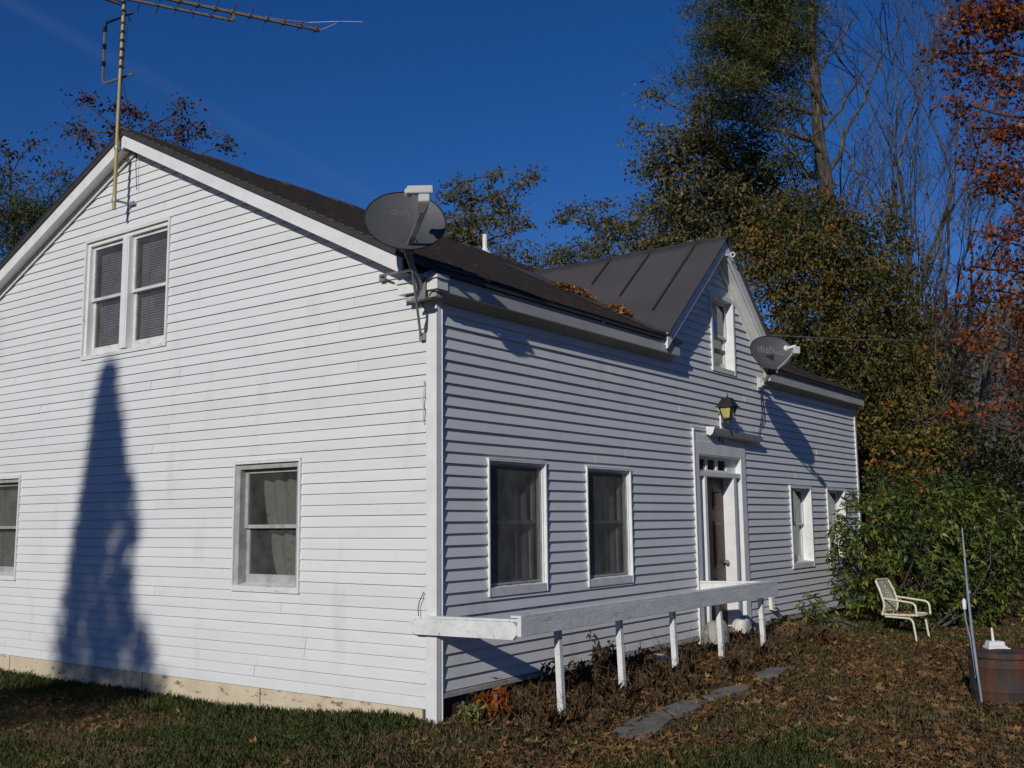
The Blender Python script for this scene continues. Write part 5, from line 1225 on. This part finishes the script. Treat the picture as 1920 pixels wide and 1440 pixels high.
# rhododendron: whorls of long leaves
def rhodo(label, lobes, dens, stems, group=None):
    b = base_of(lobes[0][0], lobes[0][1], lobes[0][4]); t = thing('rhododendron', label, 'shrub', b, group)
    cl = lobes_to_clumps(lobes, dens, .72); n = len(cl); cs_ = [at(*lb_[:2], lb_[4]) for lb_ in lobes]
    C = []; D = []; L_ = []; Wd = []; ti = []
    for c in cl:
        m = min(cs_, key=lambda q: (q-c).length); ax = ((c-m).normalized()+Vector((0, 0, .75))).normalized()
        a = ax.orthogonal().normalized(); e = ax.cross(a); k = rng.randint(7, 10); tt = min(1, max(0, rng.gauss(.45, .2))); dead = rng.random() < .012
        for i in range(k):
            th = 2*math.pi*i/k+rng.uniform(-.3, .3); el = rng.uniform(-.55, .35)
            d = (a*math.cos(th)+e*math.sin(th))*math.cos(el)+ax*math.sin(el)+Vector((0, 0, -.06)); d.normalize(); l = rng.uniform(.070, .125)
            C.append(c+d*l*.55); D.append(d); L_.append(l); Wd.append(l*.33); ti.append(.99 if dead else min(.96, max(0, tt+rng.gauss(0, .13))))
    C = np.array([tuple(v) for v in C]); D = np.array([tuple(v) for v in D]); Vv, T = cards(C, np.array(L_), np.array(Wd), D, 2.2, .12)
    np_mesh('foliage', Vv, T, M_rhodo, t, np.repeat(np.array(ti), 4))
    wd = Wood()
    for _ in range(stems):
        c = rng.choice(cl); q = Vector((b.x+rng.uniform(-.6, .6), b.y+rng.uniform(-.6, .6), b.z+.05)); wd.branch(q, c, rng.uniform(.012, .03), .25, 5, 7, .006)
    wd.build('stems', M_bark, t)
rhodo('large rhododendron bush at the far front corner of the house', [(1700, 1060, 110, 90, 14.9, .9), (1640, 1000, 66, 70, 14.6, .8), (1730, 950, 84, 60, 15.2, .8), (1820, 990, 80, 76, 15.8, .9), (1590, 1000, 34, 40, 14.5, .5), (1800, 1090, 80, 76, 15.4, .9), (1615, 1085, 54, 60, 14.5, .7), (1870, 1080, 50, 70, 16.2, .8), (1590, 935, 20, 24, 14.7, .4), (1675, 920, 50, 40, 15.0, .6), (1860, 950, 50, 60, 16.4, .8), (1570, 1000, 16, 14, 14.3, .25), (1790, 1135, 90, 34, 15.0, .7), (1690, 1145, 60, 24, 14.6, .6), (1870, 1140, 60, 30, 15.8, .7), (1610, 1130, 40, 24, 14.4, .5)], 185, 60)
rhodo('small seedling rhododendron low against the front wall', [(1527, 1140, 26, 38, 13.9, .25), (1555, 1160, 20, 22, 13.8, .2)], 330, 8)

# spruce behind the photographer: its shadow lies on the gable
def spruce(label, c, H, R, n):
    t = thing('spruce_tree', label, 'tree', c); c = Vector(c); wd = Wood(); wd.tube([c, c+Vector((0, 0, H))], [.16, .01], 8); cl = []
    for i in range(n):
        f = rng.random()**1.15; th = rng.uniform(0, 2*math.pi); z = H*(.02+.97*(1-f)); fr_ = 1-z/H; r = R*(fr_**.95)*(.50+.50*rng.random()**.5)*(1+.60*noise.noise(Vector((math.cos(th)*1.5, math.sin(th)*1.5, z*1.1))))+.02
        if noise.noise(Vector((math.cos(th)*1.2, math.sin(th)*1.2, z*.8)))*.9+.30 < fr_*.45-.15 : continue
        q = c+Vector((math.cos(th)*r, math.sin(th)*r, z-.25*r)); cl.append(q)
        if i % 3 == 0: wd.branch(c+Vector((0, 0, z+.1)), q, .012, .05, 3, 3, .004)
    wd.build('trunk', M_barkdark, t); C = np.array([tuple(q) for q in cl]); leaf_cloud('crown', C, nr.uniform(.1, .9, len(C)), 16, .035+.16*np.clip(1-(C[:, 2]-c.z)/H, 0, 1), .13, .045, M_spruce, t, .4, .3, .6)
SX = lambda xw, D: xw + D*(-SUN_DIR.x/SUN_DIR.y)
kz = -SUN_DIR.z/SUN_DIR.y
D_ = 19.0
spruce('narrow spruce standing alone in the yard, its shadow on the gable wall', (SX(-4.78, D_), -D_, -.1), 3.60+kz*D_, 2.75, 3000)

# ------------------------------------------------------------------ distant wooded hill
def hill():
    vs = []; fs = []; N_, M_ = 90, 16
    for j in range(M_+1):
        for i in range(N_+1):
            a = math.radians(-95+150*i/N_); f = j/M_; r = 110+170*f; h = (47+10*noise.noise(Vector((a*2.2, .3, 1)))+5*noise.noise(Vector((a*9, .7, 2))))*sm(f*1.05)
            if a > -.1: h *= 1-.30*sm((a+.1)/.5)
            vs.append((CAM.x+math.sin(a)*r, CAM.y+math.cos(a)*r, -3+h+ (1.5*noise.noise(Vector((i*.9, j*.9, 5))) if j else 0)))
    for j in range(M_):
        for i in range(N_): b = j*(N_+1)+i; fs.append((b, b+1, b+N_+2, b+N_+1))
    m = mat_noise('leaf_litter_slope', [(0.3, (0.045, 0.036, 0.028)), (0.7, (0.085, 0.070, 0.055))], .15, 8, 1.0)
    mb = MB(); mb.raw = True; mb.add(vs, fs); o = mb.build('hill', m, smooth=True); o['kind'] = 'structure'
    C = []; ti = []
    for _ in range(5200):
        i = rng.uniform(0, N_); j = M_*rng.random()**.8; k = int(j)*(N_+1)+int(i); p = Vector(vs[min(k, len(vs)-1)])+Vector((rng.uniform(-4, 4), rng.uniform(-4, 4), 0)); ev = rng.random() < .28; hgt = rng.uniform(5, 11)
        tt = rng.uniform(.0, .25) if ev else rng.uniform(.55, 1.0)
        for s in range(7): C.append((p.x+rng.gauss(0, 1.5), p.y+rng.gauss(0, 1.5), p.z+hgt*rng.uniform(.2, 1))); ti.append(tt)
    M_far = mat_leaf('far_crowns', [(0.0, (0.020, 0.026, 0.014)), (0.3, (0.040, 0.044, 0.024)), (0.55, (0.085, 0.072, 0.058)), (1.0, (0.13, 0.115, 0.10))], .2, .9)
    o = leaf_cloud('far_wood', np.array(C), np.array(ti), 5, np.float64(1.0), 1.3, .55, M_far, None, -.8, .2, .9, .08); o['kind'] = 'stuff'
hill()

# ------------------------------------------------------------------ ground cover
def in_house(x, y): return BACK-.1 < x < -.03 and .02 < y < LEN+.05
def scatter(n, rmin, rmax, fmask, half=.56, pathp=0.0):
    out = []
    fa = math.atan2(FW.x, FW.y)
    while len(out) < n:
        a = fa+rng.uniform(-half, half); r = rmin+(rmax-rmin)*rng.random()**1.15
        x, y = CAM.x+math.sin(a)*r, CAM.y+math.cos(a)*r
        if in_house(x, y) or (on_path(x, y) and rng.random() > pathp) or rng.random() > fmask(x, y): continue
        out.append((x, y, ground_z(x, y)))
    return out
def green(x, y):
    g = noise.noise(Vector((x*.55, y*.55, 9.0)))+.5*noise.noise(Vector((x*1.7, y*1.7, 2.0)))
    near_wall = 1.0 if (x < -.2 and -1.5 < y < .1) else 0
    return sm((g+.20+.30*sm((5.6-math.hypot(x-CAM.x, y-CAM.y))/1.6)+.35*near_wall-.45*sm((x+.4)/1.6)*sm((y+1.2)/2.2)-.5*sm((-3.0-x)/1.5)*(y < -.9))/.55)
M_grass = mat_leaf('grass_blades', [(0.0, (0.036, 0.056, 0.014)), (0.45, (0.088, 0.122, 0.030)), (0.75, (0.150, 0.146, 0.048)), (1.0, (0.20, 0.15, 0.07))], .3, .6)
M_litter = mat_leaf('fallen_leaf', [(0.0, (0.045, 0.026, 0.016)), (0.35, (0.14, 0.080, 0.037)), (0.6, (0.23, 0.125, 0.050)), (0.85, (0.34, 0.175, 0.060)), (0.96, (0.34, 0.19, 0.065)), (1.0, (0.38, 0.28, 0.10))], .15, .75, spec=.25)
def blades(name, P, h0, h1, w, tint, mat, lean=.5):
    P = np.array(P); n = len(P); h = nr.uniform(h0, h1, n); th = nr.uniform(0, 2*math.pi, n); d = np.stack([np.cos(th), np.sin(th), np.zeros(n)], 1); s_ = np.stack([-np.sin(th), np.cos(th), np.zeros(n)], 1)
    k = nr.uniform(.1, 1, n)*lean; w = (w*nr.uniform(.6, 1.4, n))[:, None]; up = np.array([0, 0, 1.0])
    a = P-s_*w-up*.01; b = P+s_*w-up*.01; m = P+d*(h*k*.35)[:, None]+up*(h*.6)[:, None]; t = P+d*(h*k)[:, None]+up*h[:, None]
    V_ = np.stack([a, b, m+s_*w*.7, t, m-s_*w*.7], 1).reshape(-1, 3); T = np.arange(n*5).reshape(n, 5)
    o = np_mesh(name, V_, T, mat, None, np.repeat(tint, 5)); o['kind'] = 'stuff'; return o
gp = scatter(150000, 4.2, 17, lambda x, y: .08+.92*green(x, y))
gt_ = np.array([min(1, max(0, rng.gauss(.40, .2)+.45*(1-green(p[0], p[1])))) for p in gp])
blades('grass', gp, .018, .055, .0030, gt_, M_grass, .9)
gp2 = [(x, y, ground_z(x, y)) for x, y in ((rng.uniform(-7.5, -.2), -rng.random()**2*.55-.02) for _ in range(7000))]
blades('wall_grass', gp2, .03, .095, .003, np.clip(nr.normal(.42, .25, len(gp2)), 0, 1), M_grass, .7)
def litter(x, y):
    d = .10+.34*sm((x+.5)/1.2)*sm((y+2.2)/2.2)+.75*noise.noise(Vector((x*.8, y*.8, 4.0)))+.55*noise.noise(Vector((x*2.3, y*2.3, 1.0)))
    return min(1, max(.02, d-.35*green(x, y)))
lp = scatter(9500, 4.0, 13, litter, pathp=.22)
lpf = scatter(13000, 4.0, 13, lambda x, y: .15+.85*litter(x, y), pathp=.4)
def leafsheet(name, P, s0, s1, mat, tilt, lift):
    P = np.array(P)+np.array([0, 0, 1])*nr.uniform(.004, lift, len(P))[:, None]; n = len(P); Vv, T = maple_leaves(P, nr.uniform(s0, s1, n), tilt, .75)
    t = np.clip(nr.normal(.48, .24, n), 0, 1); o = np_mesh(name, Vv, T, mat, None, np.repeat(t, 11)); o['kind'] = 'stuff'; return o
leafsheet('fallen_leaves', lp, .050, .105, M_litter, .32, .022)
leafsheet('leaf_crumbs', lpf, .018, .045, M_litter, .5, .012)
lp2 = scatter(15000, 11, 24, lambda x, y: (.9 if x > .2 else .3)*(.35+.65*sm((noise.noise(Vector((x*.7, y*.7, 8)))+.35)/.6)))
leafsheet('far_fallen_leaves', lp2[:9500], .05, .10, M_litter, .35, .02)
tp = scatter(100000, 4.2, 18, lambda x, y: .35+.65*sm((noise.noise(Vector((x*1.1, y*1.1, 12.0)))+.3)/.6))
M_straw = mat_leaf('dormant_grass', [(0.0, (0.085, 0.055, 0.027)), (0.5, (0.165, 0.122, 0.052)), (1.0, (0.27, 0.20, 0.09))], .25, .8)
blades('dormant_grass', tp, .012, .042, .0030, np.clip(nr.normal(.45, .25, len(tp)), 0, 1), M_straw, 1.3)
# dried weeds between wall and railing
strip = []
for _ in range(17000):
    x = rng.uniform(.04, 1.25); y = rng.uniform(.0, 6.4)
    if rng.random() < (.35+.65*sm((noise.noise(Vector((x*2.2, y*2.2, 6)))+.3)/.6))*(1 if x < .95 else .5): strip.append((x, y, ground_z(x, y)))
M_weed = mat_leaf('dried_weeds', [(0.0, (0.10, 0.052, 0.026)), (0.4, (0.22, 0.122, 0.050)), (0.7, (0.28, 0.17, 0.066)), (0.9, (0.23, 0.20, 0.06)), (1.0, (0.13, 0.16, 0.04))], .25, .7)
hk_ = np.array([.35+1.1*sm((noise.noise(Vector((p[0]*3.1, p[1]*3.1, 21)))+.15)/.5) for p in strip])
blades('dried_weeds', strip, (.025*hk_), .11*hk_, .0019, np.clip(nr.normal(.45, .25, len(strip)), 0, 1), M_weed, 1.1)
sp = [strip[k] for k in nr.integers(0, len(strip), 1250)]; sp = [(p[0], p[1], p[2]+abs(rng.gauss(0, .03))) for p in sp]
leafsheet('caught_leaves', sp, .045, .09, M_litter, .30, .03)
st = Wood()
for _ in range(420):
    p = Vector(rng.choice(strip)); h_ = rng.uniform(.10, .30); q = p+Vector((rng.gauss(0, .07), rng.gauss(0, .07), h_)); st.branch(p-Vector((0, 0, .02)), q, .0028, .2, 3, 4, .0012)
    for k in range(3): m_ = p.lerp(q, rng.uniform(.4, .9)); st.branch(m_, m_+Vector((rng.gauss(0, .05), rng.gauss(0, .05), rng.uniform(.0, .07))), .0016, .1, 3, 2, .0008)
M_stalk = mat_noise('dry_stalk', [(0.3, (0.10, 0.065, 0.035)), (0.7, (0.24, 0.165, 0.09))], 9, 4, .9)
st.build('dry_stalks', M_stalk, None)['kind'] = 'stuff'
def plant(label, c, h, n, mat, tint, name='dead_plant', spread=.5):
    c = Vector(c); t = thing(name, label, 'plant', c, 'dead plants by the front wall'); wd = Wood(); cl = []
    for i in range(n):
        th = rng.uniform(0, 6.28); tip = c+Vector((math.cos(th)*h*spread*rng.random(), math.sin(th)*h*spread*rng.random(), h*rng.uniform(.6, 1))); wd.branch(c-Vector((0, 0, .03)), tip, .005, .12, 3, 5, .002)
        for f in (.5, .65, .8, .95): cl.append(c.lerp(tip, f))
    wd.build('stems', M_bark, t); leaf_cloud('leaves', np.array([tuple(q) for q in cl]), np.full(len(cl), tint), 7, .035, .07, .028, mat, t, 1.6, .3, 1.0)
def on_wallstrip(u, v, x):
    d = at(u, v, 1)-CAM; p = CAM+d*((x-CAM.x)/d.x); return (x, p.y, ground_z(x, p.y))
plant('brown wilted plant standing between the first two railing posts', on_wallstrip(1135, 1260, .35), .42, 9, M_brownleaf, .15)
plant('dark withered stalks left of the first railing post', on_wallstrip(1040, 1290, .35), .30, 6, M_brownleaf, .05)
plant('curled dark weed just right of the first railing post', on_wallstrip(1085, 1290, .45), .28, 7, M_brownleaf, .1)
plant('bright rust coloured fern by the corner of the house', on_wallstrip(930, 1318, .30), .20, 12, M_oak, .85, 'fern', .9)
plant('yellow green weed at the foot of the corner board', on_wallstrip(880, 1335, .25), .12, 10, M_weed, .97, 'weed', 1.0)
plant('tawny dry grass clump beside the last railing post', on_wallstrip(1470, 1185, .6), .26, 14, M_weed, .6, 'weed', .8)
plant('dry brown brush under the second front window', on_wallstrip(1210, 1265, .55), .24, 12, M_brownleaf, .35, 'weed', .9)

# unseen tree belt added behind the camera to dim the sky fill
def added_tree_belt():
    C = []; ti = []
    for k in range(64):
        a = math.radians(95+250*k/64+rng.uniform(-2, 2)) + math.atan2(FW.x, FW.y) - math.radians(40); r = rng.uniform(52, 66); H = rng.uniform(9, 14)
        x, y = CAM.x+math.sin(a)*r, CAM.y+math.cos(a)*r
        tt = rng.uniform(0, 1)
        for j in range(46):
            f = rng.random(); rr = (2.2+1.2*math.sin(f*3.1))*rng.random()**.5; th = rng.uniform(0, 6.28)
            C.append((x+math.cos(th)*rr, y+math.sin(th)*rr, .3+H*f)); ti.append(tt*.6+.4*rng.random())
    o = leaf_cloud('added_tree_belt', np.array(C), np.array(ti), 9, np.float64(.9), 1.5, .8, M_under, None, 0, .2, 1.0, .1); o['kind'] = 'stuff'
added_tree_belt()
